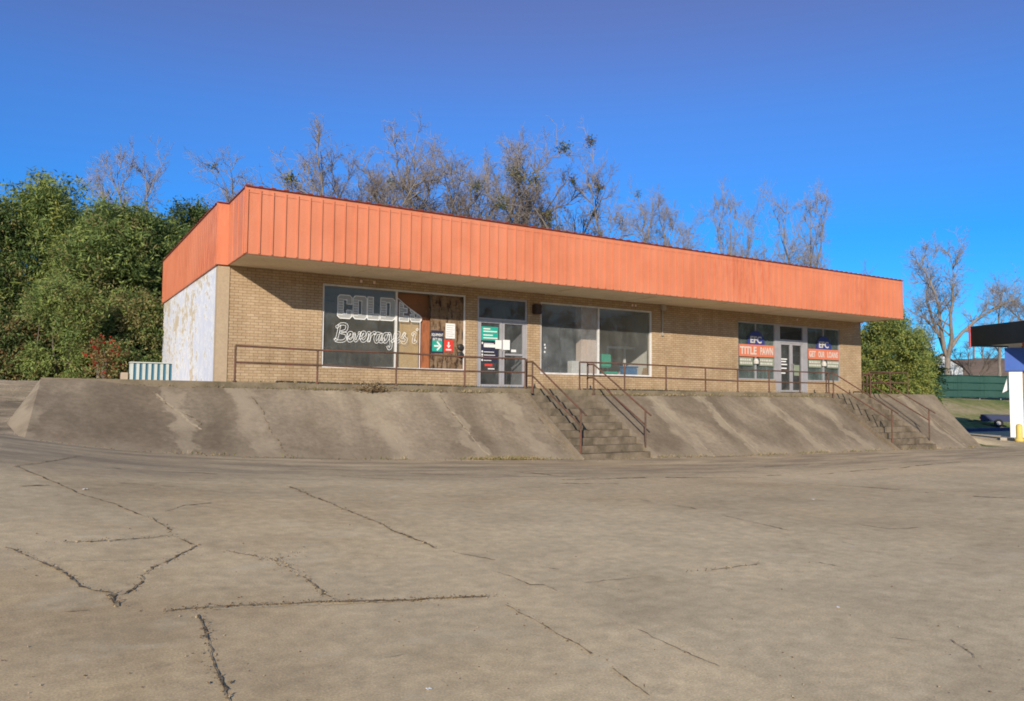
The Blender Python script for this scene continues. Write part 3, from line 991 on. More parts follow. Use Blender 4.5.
# ------------------------------------------------------------------ the shop building
W, ZS, ZT, DEP = 27.5, 4.807, 6.438, 10.6
ZB = 1.45
b_root = empty('commercial_building', (W / 2, 0, 1.6), 'vacant one storey tan brick shop building with orange metal fascia', 'building')

# openings: x0, x1, z0, z1
OPEN = dict(w1=(2.82, 7.38, 2.18, 4.555), d1=(7.80, 9.68, ZB + .2, 4.57), w2=(10.19, 15.08, 2.15, 4.55),
            w3=(19.58, 21.80, 2.14, 4.45), d2=(21.80, 23.80, ZB + .19, 4.45), w4=(23.80, 26.02, 2.14, 4.44))


def wall_with_openings(m_, x0, x1, z0, z1, ops, y0, y1):
    X = sorted({x0, x1, *[o[0] for o in ops], *[o[1] for o in ops]})
    Z = sorted({z0, z1, *[o[2] for o in ops], *[o[3] for o in ops]})
    solid = {}
    for i in range(len(X) - 1):
        for k in range(len(Z) - 1):
            xc, zc = (X[i] + X[i + 1]) / 2, (Z[k] + Z[k + 1]) / 2
            solid[i, k] = not any(o[0] < xc < o[1] and o[2] < zc < o[3] for o in ops)
    for (i, k), s in solid.items():
        if not s: continue
        a, b, c, d = X[i], X[i + 1], Z[k], Z[k + 1]
        m_.add([(a, y0, c), (b, y0, c), (b, y0, d), (a, y0, d)], [(0, 1, 2, 3)])
        m_.add([(a, y1, c), (b, y1, c), (b, y1, d), (a, y1, d)], [(3, 2, 1, 0)])
        if not solid.get((i - 1, k)): m_.add([(a, y0, c), (a, y0, d), (a, y1, d), (a, y1, c)], [(0, 1, 2, 3)])
        if not solid.get((i + 1, k)): m_.add([(b, y0, c), (b, y1, c), (b, y1, d), (b, y0, d)], [(0, 1, 2, 3)])
        if not solid.get((i, k - 1)): m_.add([(a, y0, c), (a, y1, c), (b, y1, c), (b, y0, c)], [(0, 1, 2, 3)])
        if not solid.get((i, k + 1)): m_.add([(a, y0, d), (b, y0, d), (b, y1, d), (a, y1, d)], [(0, 1, 2, 3)])


fw = MB()
wall_with_openings(fw, 0.30, W, ZB, 6.2, list(OPEN.values()), 0.0, 0.24)
fw.build('front_wall', M['brick'], b_root)
m_ = MB(); m_.box(-0.003, 0.297, -0.02, 0.24, ZB, 4.80)
m_.build('corner_pier', M['tan'], b_root)
m_ = MB(); m_.box(0.0, 0.24, 0.243, DEP, ZB, 6.2)
tag(m_.build('side_wall', M['peel'], b_root), 'side wall of peeling white paint')
m_ = MB(); m_.box(0.243, W - .243, DEP - .24, DEP, ZB, 6.2); m_.build('rear_wall', M['brick'], b_root)
m_ = MB(); m_.box(W - .24, W, 0.243, DEP, ZB, 6.2); m_.build('side_wall', M['brick'], b_root)
m_ = MB(); m_.box(-0.02, W + .02, 0.02, DEP + .02, 6.21, 6.3); m_.build('roof', M['roof'], b_root)
m_ = MB(); m_.box(.243, W - .243, .243, DEP - .243, 4.62, 4.70); m_.build('ceiling', M['inceil'], b_root)
m_ = MB(); m_.box(.243, W - .243, .243, DEP - .243, ZB, 1.63); m_.build('shop_floor', M['infloor'], b_root)
m_ = MB()
m_.box(.243, 9.9, 4.6, 4.75, 1.635, 4.615)
m_.box(9.95, W - .25, 7.0, 7.15, 1.635, 4.615)
m_.box(9.75, 9.9, .25, 4.59, 1.635, 4.615)
m_.box(15.9, 16.05, .25, 6.99, 1.635, 4.615)
m_.build('partition', M['inwall'], b_root)
px0, px1 = on_y(581, 350, 0.7)[0], on_y(597, 350, 0.7)[0]
m_ = MB(); m_.box(px0, px1 + .1, .70, 1.0, 1.64, 4.61); m_.build('column', M['beige'], b_root)

# fascia: front, returns, sides
XF0, XF1, YO = 0.2185, W - 0.2185, 2.147
fa = MB()
fa.box(XF0, XF1, -YO, -YO + .05, ZS, ZT)
x = XF0 + 0.02
while x < XF1 - .02:
    fa.box(x - .018, x + .018, -YO - .032, -YO - .001, ZS + .02, ZT - .06)
    x += 0.3045
fa.box(XF0, XF1, -YO - .012, -YO - .002, ZT - .14, ZT - .115)
fa.build('front_fascia', M['orange'], b_root)
fl = MB()
fl.box(XF0, XF0 + .05, -YO + .052, -.09, ZS, ZT)
fl.box(-.05, XF0 + .05, -.088, -.038, ZS, ZT)
fl.box(-.05, -.004, -.036, DEP + .2, ZS, ZT)
y = -YO + .25
while y < DEP:
    if y < -.15: fl.box(XF0 - .022, XF0 - .001, y - .012, y + .012, ZS + .01, ZT - .06)
    elif y > .1: fl.box(-.062, -.051, y - .010, y + .010, ZS + .01, ZT - .06)
    y += 0.3045 if y > -.15 else 0.6
fl.box(XF0 - .03, XF0 - .001, -YO + .01, -YO + .09, ZS, ZT)
fl.box(-.075, -.051, -.085, .0, ZS, ZT)
fl.build('side_fascia', M['orange'], b_root)
fr_ = MB()
fr_.box(XF1 - .05, XF1, -YO + .052, -.09, ZS, ZT)
fr_.box(XF1 - .05, W + .05, -.088, -.038, ZS, ZT)
fr_.box(W + .004, W + .05, -.036, DEP + .2, ZS, ZT)
fr_.build('side_fascia', M['orange'], b_root)
fb = MB(); fb.box(-.05, W + .05, DEP + .21, DEP + .25, ZS, ZT); fb.build('rear_fascia', M['orange'], b_root)
cp = MB()
cp.box(XF0 - .03, XF1 + .03, -YO - .05, -YO + .22, ZT + .002, ZT + .02)
x = XF0 + 0.02
while x < XF1:
    cp.box(x - .05, x + .05, -YO - .062, -YO + .2, ZT + .0205, ZT + .04)
    x += 0.3045
cp.box(XF0 - .03, XF0 + .12, -YO + .223, -.14, ZT + .002, ZT + .02)
cp.box(-.08, XF0 + .12, -.138, .0, ZT + .002, ZT + .02)
cp.box(-.08, .08, .003, DEP + .28, ZT + .002, ZT + .02)
y = .2
while y < DEP:
    cp.box(-.09, .07, y - .05, y + .05, ZT + .0205, ZT + .036)
    y += 0.3045
cp.box(XF1 - .12, XF1 + .03, -YO + .223, -.14, ZT + .002, ZT + .02)
cp.box(W - .08, W + .08, .003, DEP + .28, ZT + .002, ZT + .02)
cp.build('roof_trim', M['cap'], b_root)
tp = MB(); tp.box(XF0 + .06, XF1 - .06, -YO + .06, .01, 6.1, 6.2); tp.build('canopy_roof', M['roof'], b_root)
sf = MB()
sf.box(XF0 + .053, XF1 - .053, -YO + .053, -.003, ZS + .012, ZS + .05)
sf.box(XF0 + .056, XF1 - .056, -YO + .056, -YO + .30, ZS - .02, ZS + .009)
for k in range(1, 8):
    x = XF0 + (XF1 - XF0) * k / 8
    sf.box(x - .02, x + .02, -YO + .31, -.01, ZS - .006, ZS + .010)
sf.build('soffit', M['soffit'], b_root)


# ---- windows
def frame_rect(m_, x0, x1, z0, z1, t, y0=.03, y1=.13, mulls=(), bars=()):
    m_.box(x0, x0 + t, y0, y1, z0, z1)
    m_.box(x1 - t, x1, y0, y1, z0, z1)
    edges = [x0 + t] + [k for mu in mulls for k in (mu - t / 2, mu + t / 2)] + [x1 - t]
    for i in range(0, len(edges), 2):
        m_.box(edges[i] + .0005, edges[i + 1] - .0005, y0, y1, z0, z0 + t)
        m_.box(edges[i] + .0005, edges[i + 1] - .0005, y0, y1, z1 - t, z1)
    for mu in mulls: m_.box(mu - t / 2, mu + t / 2, y0, y1, z0, z1)
    for zb in bars: m_.box(x0 + t + .0005, x1 - t - .0005, y0 + .004, y1 - .004, zb - t / 2, zb + t / 2)


YP = 0.085          # glass plane
YD = 0.078          # paint and stickers on the outside of the glass


def pane(x0, x1, z0, z1, mat, parent, name='pane'):
    m_ = MB(); m_.add([(x0, YP, z0), (x1, YP, z0), (x1, YP, z1), (x0, YP, z1)], [(0, 1, 2, 3)])
    return m_.build(name, mat, parent)


# text as flat meshes, using the built-in letters
TXT = {}


def text_geo(s, bold=0.0):
    key = (s, bold)
    if key in TXT: return TXT[key]
    cu = bpy.data.curves.new('txt', 'FONT')
    cu.body = s
    cu.offset = bold
    cu.resolution_u = 3
    o = bpy.data.objects.new('txt', cu)
    me = bpy.data.meshes.new_from_object(o)
    v_ = np.array([tuple(q.co) for q in me.vertices])[:, :2]
    f = [tuple(p.vertices) for p in me.polygons]
    bpy.data.objects.remove(o); bpy.data.curves.remove(cu); bpy.data.meshes.remove(me)
    v_ = (v_ - v_.min(0)) / (v_.max(0) - v_.min(0))
    TXT[key] = (v_, f)
    return v_, f


def put_text(m_, s, x0, x1, z0, z1, y, mi=0, bold=0.02):
    v_, f = text_geo(s, bold)
    m_.add([(x0 + a * (x1 - x0), y, z0 + b * (z1 - z0)) for a, b in v_], f, mi)


def poly_fill(m_, loops, y, mi=0):
    """loops of (x, z)"""
    flat = [q for lp in loops for q in lp]
    tris = tessellate_polygon([[Vector((a, b, 0)) for a, b in lp] for lp in loops])
    m_.add([(a, y, b) for a, b in flat], [tuple(t) for t in tris], mi)


def poly_line(m_, loop, w_, y, mi=0, closed=True):
    pts = [np.array(q, float) for q in loop]
    n = len(pts)
    rng_ = range(n if closed else n - 1)
    for i in rng_:
        a, b = pts[i], pts[(i + 1) % n]
        d = b - a
        ln = np.linalg.norm(d)
        if ln < 1e-5: continue
        d /= ln
        nn = np.array([-d[1], d[0]]) * w_ / 2
        a2, b2 = a - d * w_ * .3, b + d * w_ * .3
        q = [a2 + nn, a2 - nn, b2 - nn, b2 + nn]
        yy = y - 0.0004 * (i % 5)
        m_.add([(k[0], yy, k[1]) for k in q], [(0, 1, 2, 3)], mi)


def smooth_line(pts, n=8):
    p = np.array(pts, float)
    p = np.vstack([2 * p[0] - p[1], p, 2 * p[-1] - p[-2]])
    out = []
    for i in range(1, len(p) - 2):
        for k in range(n):
            t = k / n
            out.append(0.5 * ((2 * p[i]) + (-p[i - 1] + p[i + 1]) * t + (2 * p[i - 1] - 5 * p[i] + 4 * p[i + 1] - p[i + 2]) * t * t + (-p[i - 1] + 3 * p[i] - 3 * p[i + 1] + p[i + 2]) * t ** 3))
    out.append(p[-2])
    return np.array(out)


# window 1: painted glass on the left, boarded bay on the right
x0, x1, z0, z1 = OPEN['w1']
MU = 5.07
m_ = MB(); frame_rect(m_, x0, x1, z0, z1, .055, mulls=(MU,))
w1 = m_.build('window', M['whitefr'], b_root)
tag(w1, 'window with painted letters, right bay broken and boarded')
pane(x0 + .056, MU - .028, z0 + .056, z1 - .056, M['glass'], w1)
# broken sheet: only the piece below the diagonal is left
shard = [(MU + .03, z0 + .056), (5.86, z0 + .056), (5.86, 3.82), (5.45, 4.06), (5.13, 4.30), (MU + .03, 4.33)]
m_ = MB()
poly_fill(m_, [shard], YP)
m_.build('broken_pane', M['glass'], w1)
m_ = MB()
poly_line(m_, [(5.86, z0 + .056), (5.86, 3.82), (5.45, 4.06), (5.13, 4.30)], .022, YP - .004, closed=False)
m_.build('glass_edge', M['decal_line'], w1)
m_ = MB(); m_.box(5.11, 5.87, .20, .215, z0 + .06, 3.62); m_.build('board', M['ply'], w1)
m_ = MB(); m_.box(5.11, 6.22, .24, .255, 3.64, z1 - .06)
m_.box(5.11, 6.2, .22, .238, 4.15, 4.22)
m_.build('board', M['brownboard'], w1)
m_ = MB(); m_.box(5.875, 6.22, .15, .17, z0 + .058, 3.80); m_.build('board', M['redboard'], w1)
m_ = MB(); m_.box(6.20, x1 - .06, .05, .068, z0 + .058, z1 - .06)
m_.box(6.19, 6.215, .04, .049, z0 + .06, z1 - .06)
m_.build('board', M['osb'], w1)


def clip_half(poly, a, b, c):
    """keep a*x + b*z <= c"""
    out = []
    n = len(poly)
    for i in range(n):
        p, q = poly[i], poly[(i + 1) % n]
        dp, dq = a * p[0] + b * p[1] - c, a * q[0] + b * q[1] - c
        if dp <= 0: out.append(p)
        if (dp < 0 < dq) or (dq < 0 < dp):
            t = dp / (dp - dq)
            out.append((p[0] + (q[0] - p[0]) * t, p[1] + (q[1] - p[1]) * t))
    return out


GL = {
    'C': ([(.15, 0), (.85, 0), (1, .1), (1, .36), (.64, .36), (.64, .2), (.4, .2), (.4, .8), (.64, .8), (.64, .62), (1, .62), (1, .9), (.85, 1), (.15, 1), (0, .9), (0, .1)], None),
    'O': ([(.15, 0), (.85, 0), (1, .1), (1, .9), (.85, 1), (.15, 1), (0, .9), (0, .1)], [(.38, .2), (.62, .2), (.62, .8), (.38, .8)]),
    'L': ([(0, 0), (1, 0), (1, .26), (.48, .26), (.48, 1), (0, 1)], None),
    'D': ([(0, 0), (.82, 0), (1, .1), (1, .9), (.82, 1), (0, 1)], [(.40, .2), (.64, .2), (.64, .8), (.40, .8)]),
    'E': ([(0, 0), (1, 0), (1, .24), (.44, .24), (.44, .40), (.82, .40), (.82, .60), (.44, .60), (.44, .78), (1, .78), (1, 1), (0, 1)], None),
    'S': ([(.12, 0), (.88, 0), (1, .1), (1, .5), (.86, .6), (.4, .6), (.4, .78), (.62, .78), (.62, .68), (1, .68), (1, .9), (.88, 1), (.12, 1), (0, .9), (0, .5), (.12, .4), (.6, .4), (.6, .2), (.38, .2), (.38, .33), (0, .33), (0, .1)], None)}
lt = MB()
for ch, (pa, pb) in zip('COLDES', ((337.6, 351.8), (353.0, 366.8), (367.6, 381.2), (380.4, 395.2), (397.8 + 1.6, 408.8), (410.2, 421.6))):
    xa = on_y(pa, 310, YD)[0]; xb = on_y(pb, 310, YD)[0]
    za = on_y((pa + pb) / 2, np.interp((pa + pb) / 2, [344, 416], [318.3, 321.8]), YD)[2]
    zb = on_y((pa + pb) / 2, np.interp((pa + pb) / 2, [344, 416], [295.0, 300.5]), YD)[2]
    if ch == 'L': xb -= .06
    outer, inner = GL[ch]
    tr_ = lambda lp: [(xa + u * (xb - xa), za + v_ * (zb - za)) for u, v_ in lp]
    o_ = tr_(outer)
    if ch in 'ES':
        o_ = clip_half(o_, 0.585, 1.0, 0.585 * 5.45 + 4.04)
    loops = [o_] + ([tr_(inner)] if inner else [])
    poly_fill(lt, loops, YD, 0)
    for lp in loops: poly_line(lt, lp, .024, YD - .002, 1)
    # shaded rows of the sign painter
    k = za + .10
    while k < min(zb, max(q[1] for q in o_)) - .05:
        poly_line(lt, [(xa + .03, k), (xa + .03 + .30 * (xb - xa), k)], .012, YD - .0035, 1, False)
        k += .075
lt.build('painted_letters', [M['decal_white'], M['decal_line']], w1)

SCR = [
    [(120, 330), (108, 395), (92, 450), (80, 440)],
    [(92, 350), (135, 322), (178, 330), (172, 372), (130, 390), (172, 402), (176, 436), (150, 461), (100, 461), (82, 446)],
    [(182, 440), (215, 422), (222, 398), (203, 393), (186, 428), (202, 462), (232, 442), (240, 400), (252, 461), (284, 412), (282, 395), (296, 402)],
    [(288, 440), (322, 416), (327, 392), (306, 394), (294, 434), (312, 463), (340, 445), (356, 398), (368, 402), (360, 466), (376, 416), (408, 392), (412, 408)],
    [(456, 402), (430, 400), (412, 440), (424, 471), (448, 445), (464, 398), (452, 462), (474, 466), (488, 440)],
    [(522, 402), (492, 406), (480, 446), (495, 471), (518, 444), (532, 400), (540, 440), (544, 505), (528, 526), (516, 505)],
    [(548, 470), (572, 450), (604, 422), (610, 396), (587, 394), (572, 438), (590, 471), (618, 455)],
    [(632, 440), (658, 396), (650, 425), (670, 448), (655, 476), (630, 470)],
    [(716, 410), (742, 396), (728, 455), (734, 474), (752, 462)],
    [(756, 362), (764, 372)],
]
sc = MB()
for st in SCR:
    pts = [on_y(325 + X * 105 / 866, 285 + Y * 85 / 701, YD) for X, Y in st]
    pts = [(q[0], q[2]) for q in pts]
    cl = smooth_line(pts) if len(pts) > 2 else np.array(pts)
    t = np.gradient(cl, axis=0)
    t /= np.linalg.norm(t, axis=1)[:, None] + 1e-9
    nn = np.stack([-t[:, 1], t[:, 0]], 1)
    hw = .034
    poly_line(sc, list(cl + nn * hw) + list((cl - nn * hw)[::-1]), .013, YD - .001, 0)
sc.build('painted_script', M['decal_line'], w1)
# notices on the chipboard
def sx(px): return on_y(px, 340, .04)[0]
def sz(px, py): return on_y(px, py, .04)[2]
n_ = MB()
xa, xb = sx(431), sx(443.5)
za, zb = sz(437, 353), sz(437, 330.5)
n_.box(xa, xb, .036, .046, za, zb, 0)
gz0, gz1 = za + .05, za + .05 + (zb - za) * .48
n_.box(xa + .04, xb - .04, .033, .0355, gz0, gz1, 1)
put_text(n_, 'EQUIPMENT', xa + .02, xb - .02, zb - .19, zb - .09, .0335, 2)
put_text(n_, 'RETURN', xa + .06, xb - .06, zb - .33, zb - .23, .0335, 2)
cx_, cz_ = (xa + xb) / 2, (gz0 + gz1) / 2
n_.add([(cx_ - .11, .031, cz_ - .025), (cx_ + .05, .031, cz_ - .025), (cx_ + .05, .031, cz_ + .025), (cx_ - .11, .031, cz_ + .025)], [(0, 1, 2, 3)], 2)
poly_line(n_, [(cx_ + .0, cz_ + .12), (cx_ + .11, cz_), (cx_ + .0, cz_ - .12)], .05, .0305, 2, False)
n_.build('direction_sign', [M['dark_sign'], M['green_sign'], M['white']], w1)
n_ = MB()
xa, xb = sx(445.5), sx(455)
za, zb = sz(450, 338.5), sz(450, 323.5)
n_.box(xa, xb, .040, .046, za, zb, 0)
for k in range(6):
    zz = zb - .06 - k * .065
    n_.box(xa + .03, xb - .03 - .05 * (k % 2), .037, .0395, zz - .012, zz, 1)
n_.build('paper_notice', [M['white'], M['grey_print']], w1)
n_ = MB()
xa, xb = sx(444), sx(453)
za, zb = sz(448, 352), sz(448, 340)
n_.box(xa, xb, .030, .046, za, zb, 0)
cx_ = (xa + xb) / 2
n_.box(cx_ - .02, cx_ + .02, .026, .0295, za + .20, za + .31, 1)
n_.add([(cx_ - .07, .026, za + .21), (cx_ + .07, .026, za + .21), (cx_, .026, za + .12)], [(0, 2, 1)], 1)
n_.box(cx_ - .09, cx_ + .09, .026, .0295, za + .05, za + .09, 1)
n_.build('red_drop_box', [M['red_sign'], M['white']], w1)
for kx, kz in ((7.22, 2.92), (7.22, 2.68)):
    c = MB()
    c.tube([(kx, .05, kz), (kx, -.02, kz), (kx, -.045, kz)], [.10, .10, .06], 14)
    c.tube([(kx, -.046, kz), (kx, -.06, kz)], [.05, .045], 10)
    c.build('meter_cover', M['black'], b_root)


# window 2
x0, x1, z0, z1 = OPEN['w2']
m_ = MB(); frame_rect(m_, x0, x1, z0, z1, .055, mulls=(12.65,))
w2 = m_.build('window', M['whitefr'], b_root)
pane(x0 + .056, 12.62, z0 + .056, z1 - .056, M['glass_dusty'], w2)
pane(12.68, x1 - .056, z0 + .056, z1 - .056, M['glass'], w2)
m_ = MB(); poly_fill(m_, [[(x0 + .06, z0 + .06), (x0 + .62, z0 + .06), (x0 + .36, z0 + .36), (x0 + .06, z0 + .62)]], YP + .012); m_.build('black_film', M['black'], w2)
for (u, q) in ((.20, 3.1), (.22, 3.0), (.2, 2.86)):
    m_ = MB(); m_.box(x0 + u, x0 + u + .05, YD, YD + .002, q, q + .06)
    m_.build('sticker', M['white'], w2)


def leaf(xa, xb, za, zb, mat, glass, stile=.085):
    m_ = MB(); frame_rect(m_, xa, xb, za, zb, stile, .045, .115)
    d = m_.build('door', mat, b_root)
    pane(xa + stile, xb - stile, za + stile, zb - stile, glass, d)
    return d


def handle(xh, zc, parent):
    m_ = MB()
    m_.tube([(xh, .04, zc - .13), (xh, -.03, zc - .13), (xh, -.03, zc + .13), (xh, .04, zc + .13)], .012, 6)
    m_.build('handle', M['alu'], parent)


# double door 1
x0, x1, z0, z1 = OPEN['d1']
ZD = dk(8.7) + .02
m_ = MB(); frame_rect(m_, x0, x1, ZD, z1, .07, bars=(3.86,))
d1 = m_.build('door_frame', M['alu'], b_root)
pane(x0 + .07, x1 - .07, 3.90, z1 - .07, M['glass_dark'], d1, 'transom_pane')
xm = (x0 + x1) / 2
la = leaf(x0 + .075, xm - .004, ZD + .02, 3.82, M['alu'], M['glass_dark'])
lb = leaf(xm + .004, x1 - .075, ZD + .02, 3.82, M['alu'], M['glass_dark'])
handle(xm - .05, 2.75, la); handle(xm + .05, 2.75, lb)
m_ = MB(); m_.box(xm + .09, x1 - .16, .03, .05, 2.72, 2.78); m_.build('push_bar', M['alu'], lb)
m_ = MB(); m_.box(xm + .03, xm + .28, .028, .040, 2.90, 3.22)
m_.build('paper_notice', M['white'], lb)
m_ = MB(); m_.box(xm - .26, xm - .03, .028, .040, 2.92, 3.20)
m_.build('paper_notice', M['white'], la)
m_ = MB()
xa, xb = x0 + .18, x0 + .80
m_.box(xa, xb, YD - .002, YD + .002, 3.18, 3.62, 0)
for zz, u in ((3.53, .25), (3.45, .5), (3.33, .35), (3.24, .52)): m_.box(xa + .08, xa + .08 + u, YD - .005, YD - .0025, zz, zz + .035, 1)
m_.build('green_notice', [M['green_sign'], M['white']], la)
m_ = MB()
m_.box(xa, xb, YD - .002, YD + .002, 2.48, 3.15, 0)
for k, (zz, u, mi) in enumerate(((3.07, .36, 1), (2.96, .44, 1), (2.80, .38, 1), (2.70, .42, 1), (2.62, .34, 1), (2.53, .28, 1))):
    m_.box(xa + .10, xa + .10 + u, YD - .005, YD - .0025, zz, zz + (.02 if k != 1 else .10), mi)
    if k != 1: m_.box(xa + .02, xa + .07, YD - .005, YD - .0025, zz - .01, zz + .05, mi)
m_.box(xa + .14, xa + .42, YD - .005, YD - .0025, 2.36, 2.43, 2)
m_.box(xa + .26, xa + .5, YD - .005, YD - .0025, 2.26, 2.29, 1)
m_.build('hours_notice', [M['dark_sign'], M['white'], M['red_sign']], la)
m_ = MB(); m_.box(xm + .36, xm + .55, YD - .002, YD + .002, 2.84, 2.92); m_.build('sticker', M['white'], lb)

# title loan office windows and door
for key, mul, words in (('w3', 20.64, 'TITLE PAWN'), ('w4', 24.92, 'GET OUR LOANS')):
    x0, x1, z0, z1 = OPEN[key]
    m_ = MB(); frame_rect(m_, x0, x1, z0, z1, .045, mulls=(mul,))
    wn = m_.build('window', M['alu'], b_root)
    pane(x0 + .045, mul - .022, z0 + .045, z1 - .045, M['glass_teal'], wn)
    pane(mul + .022, x1 - .045, z0 + .045, z1 - .045, M['glass_teal'], wn)
    s_ = MB()
    xa, xb = x0 + .07, x1 - .07
    cb = mul
    zo0, zo1 = (3.06, 3.55) if key == 'w3' else (3.08, 3.52)
    yy = 0.024
    arc = [(cb + .52 * math.cos(a_), zo1 + .003 + .56 * math.sin(a_)) for a_ in np.linspace(0, math.pi, 24)]
    poly_fill(s_, [arc], yy, 0)
    put_text(s_, 'EFC', cb - .33, cb + .33, zo1 + .06, zo1 + .34, yy - .003, 1, .03)
    s_.box(xa, xb, yy - .001, yy + .004, zo0, zo1, 2)
    ws = words.split()
    tot = sum(len(k) for k in ws) + len(ws) - 1
    xx = xa + .06
    un = (xb - xa - .12) / tot
    for k in ws:
        put_text(s_, k, xx, xx + un * len(k) - .02, zo0 + .09, zo1 - .09, yy - .004, 1, .03)
        xx += un * (len(k) + 1)
    # small faded print below, too worn to read
    for side in (0, 1):
        u0, u1 = (xa + .02, mul - .2) if side == 0 else (mul + .2, xb - .02)
        s_.box(u0, u1, yy, yy + .004, zo0 - .36, zo0 - .03, 3)
        for r_ in range(2):
            u = u0 + .04
            while u < u1 - .12:
                ln = random.uniform(.05, .16)
                s_.box(u, min(u + ln, u1 - .02), yy - .004, yy - .001, zo0 - .17 - .13 * r_, zo0 - .09 - .13 * r_, 1)
                u += ln + .03
    s_.lathe((mul, yy, zo0 - .30), [(.001, 0), (.10, .02), (.11, .12), (.06, .22), (.001, .23)], 10, 1)
    s_.build('window_sign', [M['navy'], M['dullwhite'], M['orange_sign'], M['olive_print']], wn)
x0, x1, z0, z1 = OPEN['d2']
ZD = dk(22) + .02
m_ = MB()
m_.box(x0, x0 + .30, .03, .13, ZD, z1); m_.box(x1 - .27, x1, .03, .13, ZD, z1)
m_.box(x0 + .3005, x1 - .2705, .03, .13, z1 - .07, z1); m_.box(x0 + .3005, x1 - .2705, .03, .13, 3.70, 3.84)
d2 = m_.build('door_frame', M['alu'], b_root)
pane(x0 + .30, x1 - .27, 3.84, z1 - .07, M['glass_dark'], d2, 'transom_pane')
xm = (x0 + x1) / 2 + .015
la = leaf(x0 + .302, xm - .004, ZD + .02, 3.698, M['alu'], M['glass_dark'], .075)
lb = leaf(xm + .004, x1 - .272, ZD + .02, 3.698, M['alu'], M['glass_dark'], .075)
handle(xm - .05, 2.7, la); handle(xm + .05, 2.7, lb)
m_ = MB()
for zz, u in ((3.0, .36), (2.9, .3), (2.78, .36), (2.62, .33), (2.5, .3), (2.42, .25)): m_.box(x0 + .42, x0 + .42 + u, YD, YD + .003, zz, zz + .05)
m_.build('sticker', M['white'], la)
m_ = MB(); m_.box(xm + .2, xm + .55, YD, YD + .003, 2.35, 2.8); m_.build('paper_notice', M['olive_print'], lb)

# fixtures on the wall
m_ = MB()
m_.bevbox(9.84, 10.12, -.20, -.002, 4.12, 4.44, .02)
m_.box(9.87, 10.09, -.222, -.203, 4.15, 4.33)
m_.build('wall_light', M['brownbox'], b_root)
m_ = MB()
m_.bevbox(15.46, 15.68, -.12, -.002, 4.60, 4.80, .01)
m_.tube([(15.55, -.035, 4.60), (15.55, -.035, 3.76)], .022, 6)
m_.bevbox(15.50, 15.60, -.07, -.002, 3.66, 3.76, .008)
m_.build('conduit', M['galv'], b_root)
for q in (3.9, 4.3, 14.1, 14.25, 23.1):
    m_ = MB(); m_.bevbox(q, q + .07, -.03, -.002, 4.66, 4.74, .006)
    m_.build('wall_bracket', M['beige'], b_root)


# ------------------------------------------------------------------ things seen through the glass
def floor_at(px, y): return on_y(px, 370, y)[0]


m_ = MB()
xa, xb = floor_at(569.5, .55), floor_at(586, .55)
m_.bevbox(xa, xb, .40, .68, 1.635, on_y(577, 361, .4)[2], .012)
m_.box(xa + .03, xb - .03, .392, .399, 1.8, 2.45)
tag(m_.build('white_cabinet', M['white']), 'white cabinet standing inside the dusty window beside the column', 'cabinet')

ch = empty('office_chair', (14.05, 1.3, 1.635), 'teal office chair behind the glass of the widest window', 'chair')
m_ = MB(); m_.bevbox(13.70, 14.45, 1.55, 1.65, 2.50, 3.02, .04); m_.build('backrest', M['teal'], ch)
m_ = MB(); m_.bevbox(13.76, 14.40, 1.05, 1.55, 2.22, 2.34, .04); m_.build('seat', M['teal'], ch)
m_ = MB(); m_.tube([(14.08, 1.3, 1.72), (14.08, 1.3, 2.22)], .03, 8); m_.tube([(14.08, 1.58, 2.2), (14.08, 1.66, 2.6)], .02, 6); m_.build('pedestal', M['black'], ch)
for k in range(5):
    a_ = k * 2 * math.pi / 5
    m_ = MB(); m_.tube([(14.08, 1.3, 1.73), (14.08 + .28 * math.cos(a_), 1.3 + .28 * math.sin(a_), 1.67)], .018, 6); m_.build('leg', M['black'], ch)

m_ = MB()
xa, xb = floor_at(625, 1.9), floor_at(640, 1.9)
frame_rect(m_, xa - .9, xb, 1.64, 3.35, .09, 1.9, 1.96, mulls=(xa,))
fr0 = m_.build('door_frame_stack', M['white'])
fr0.name = 'shelf_rack'
tag(fr0, 'white empty shelf frame inside the window behind the teal chair', 'rack')
m_ = MB(); xa = floor_at(630, 1.2); m_.bevbox(xa - .25, xa + .3, 1.1, 1.5, 1.635, 2.50, .03)
m_.bevbox(xa - .28, xa + .33, 1.07, 1.53, 2.505, 2.56, .02)
tag(m_.build('storage_bin', M['bluebox']), 'blue plastic storage bin with lid inside the window', 'bin')
for k in range(2):
    m_ = MB()
    xa = floor_at(640 + 5 * k, .8)
    m_.add([(xa, .6, 1.64), (xa + .06, .6, 1.64), (xa + .06, .95, 1.64), (xa, .95, 1.64),
            (xa + .28, .6, 2.5 - .05 * k), (xa + .34, .6, 2.5 - .05 * k), (xa + .34, .95, 2.5 - .05 * k), (xa + .28, .95, 2.5 - .05 * k)],
           [(0, 3, 2, 1), (4, 5, 6, 7), (0, 1, 5, 4), (1, 2, 6, 5), (2, 3, 7, 6), (3, 0, 4, 7)])
    tag(m_.build('leaning_board', M['cardboard']), ['narrow board leaning behind the glass nearest the blue bin', 'narrow board leaning behind the glass nearest the right window jamb'][k], 'board', 'boards leaning inside the window')
m_ = MB(); m_.add([(14.2, 4.0, 1.64), (15.8, 4.0, 1.64), (15.8, 4.0, 3.9), (15.2, 4.0, 3.6), (14.2, 4.0, 2.6)], [(0, 1, 2, 3, 4)])
m_.add([(14.2, 4.05, 1.64), (15.8, 4.05, 1.64), (15.8, 4.05, 3.9), (15.2, 4.05, 3.6), (14.2, 4.05, 2.6)], [(4, 3, 2, 1, 0)])
m_.add([(14.2, 4.0, 2.6), (15.2, 4.0, 3.6), (15.2, 4.05, 3.6), (14.2, 4.05, 2.6)], [(0, 1, 2, 3)])
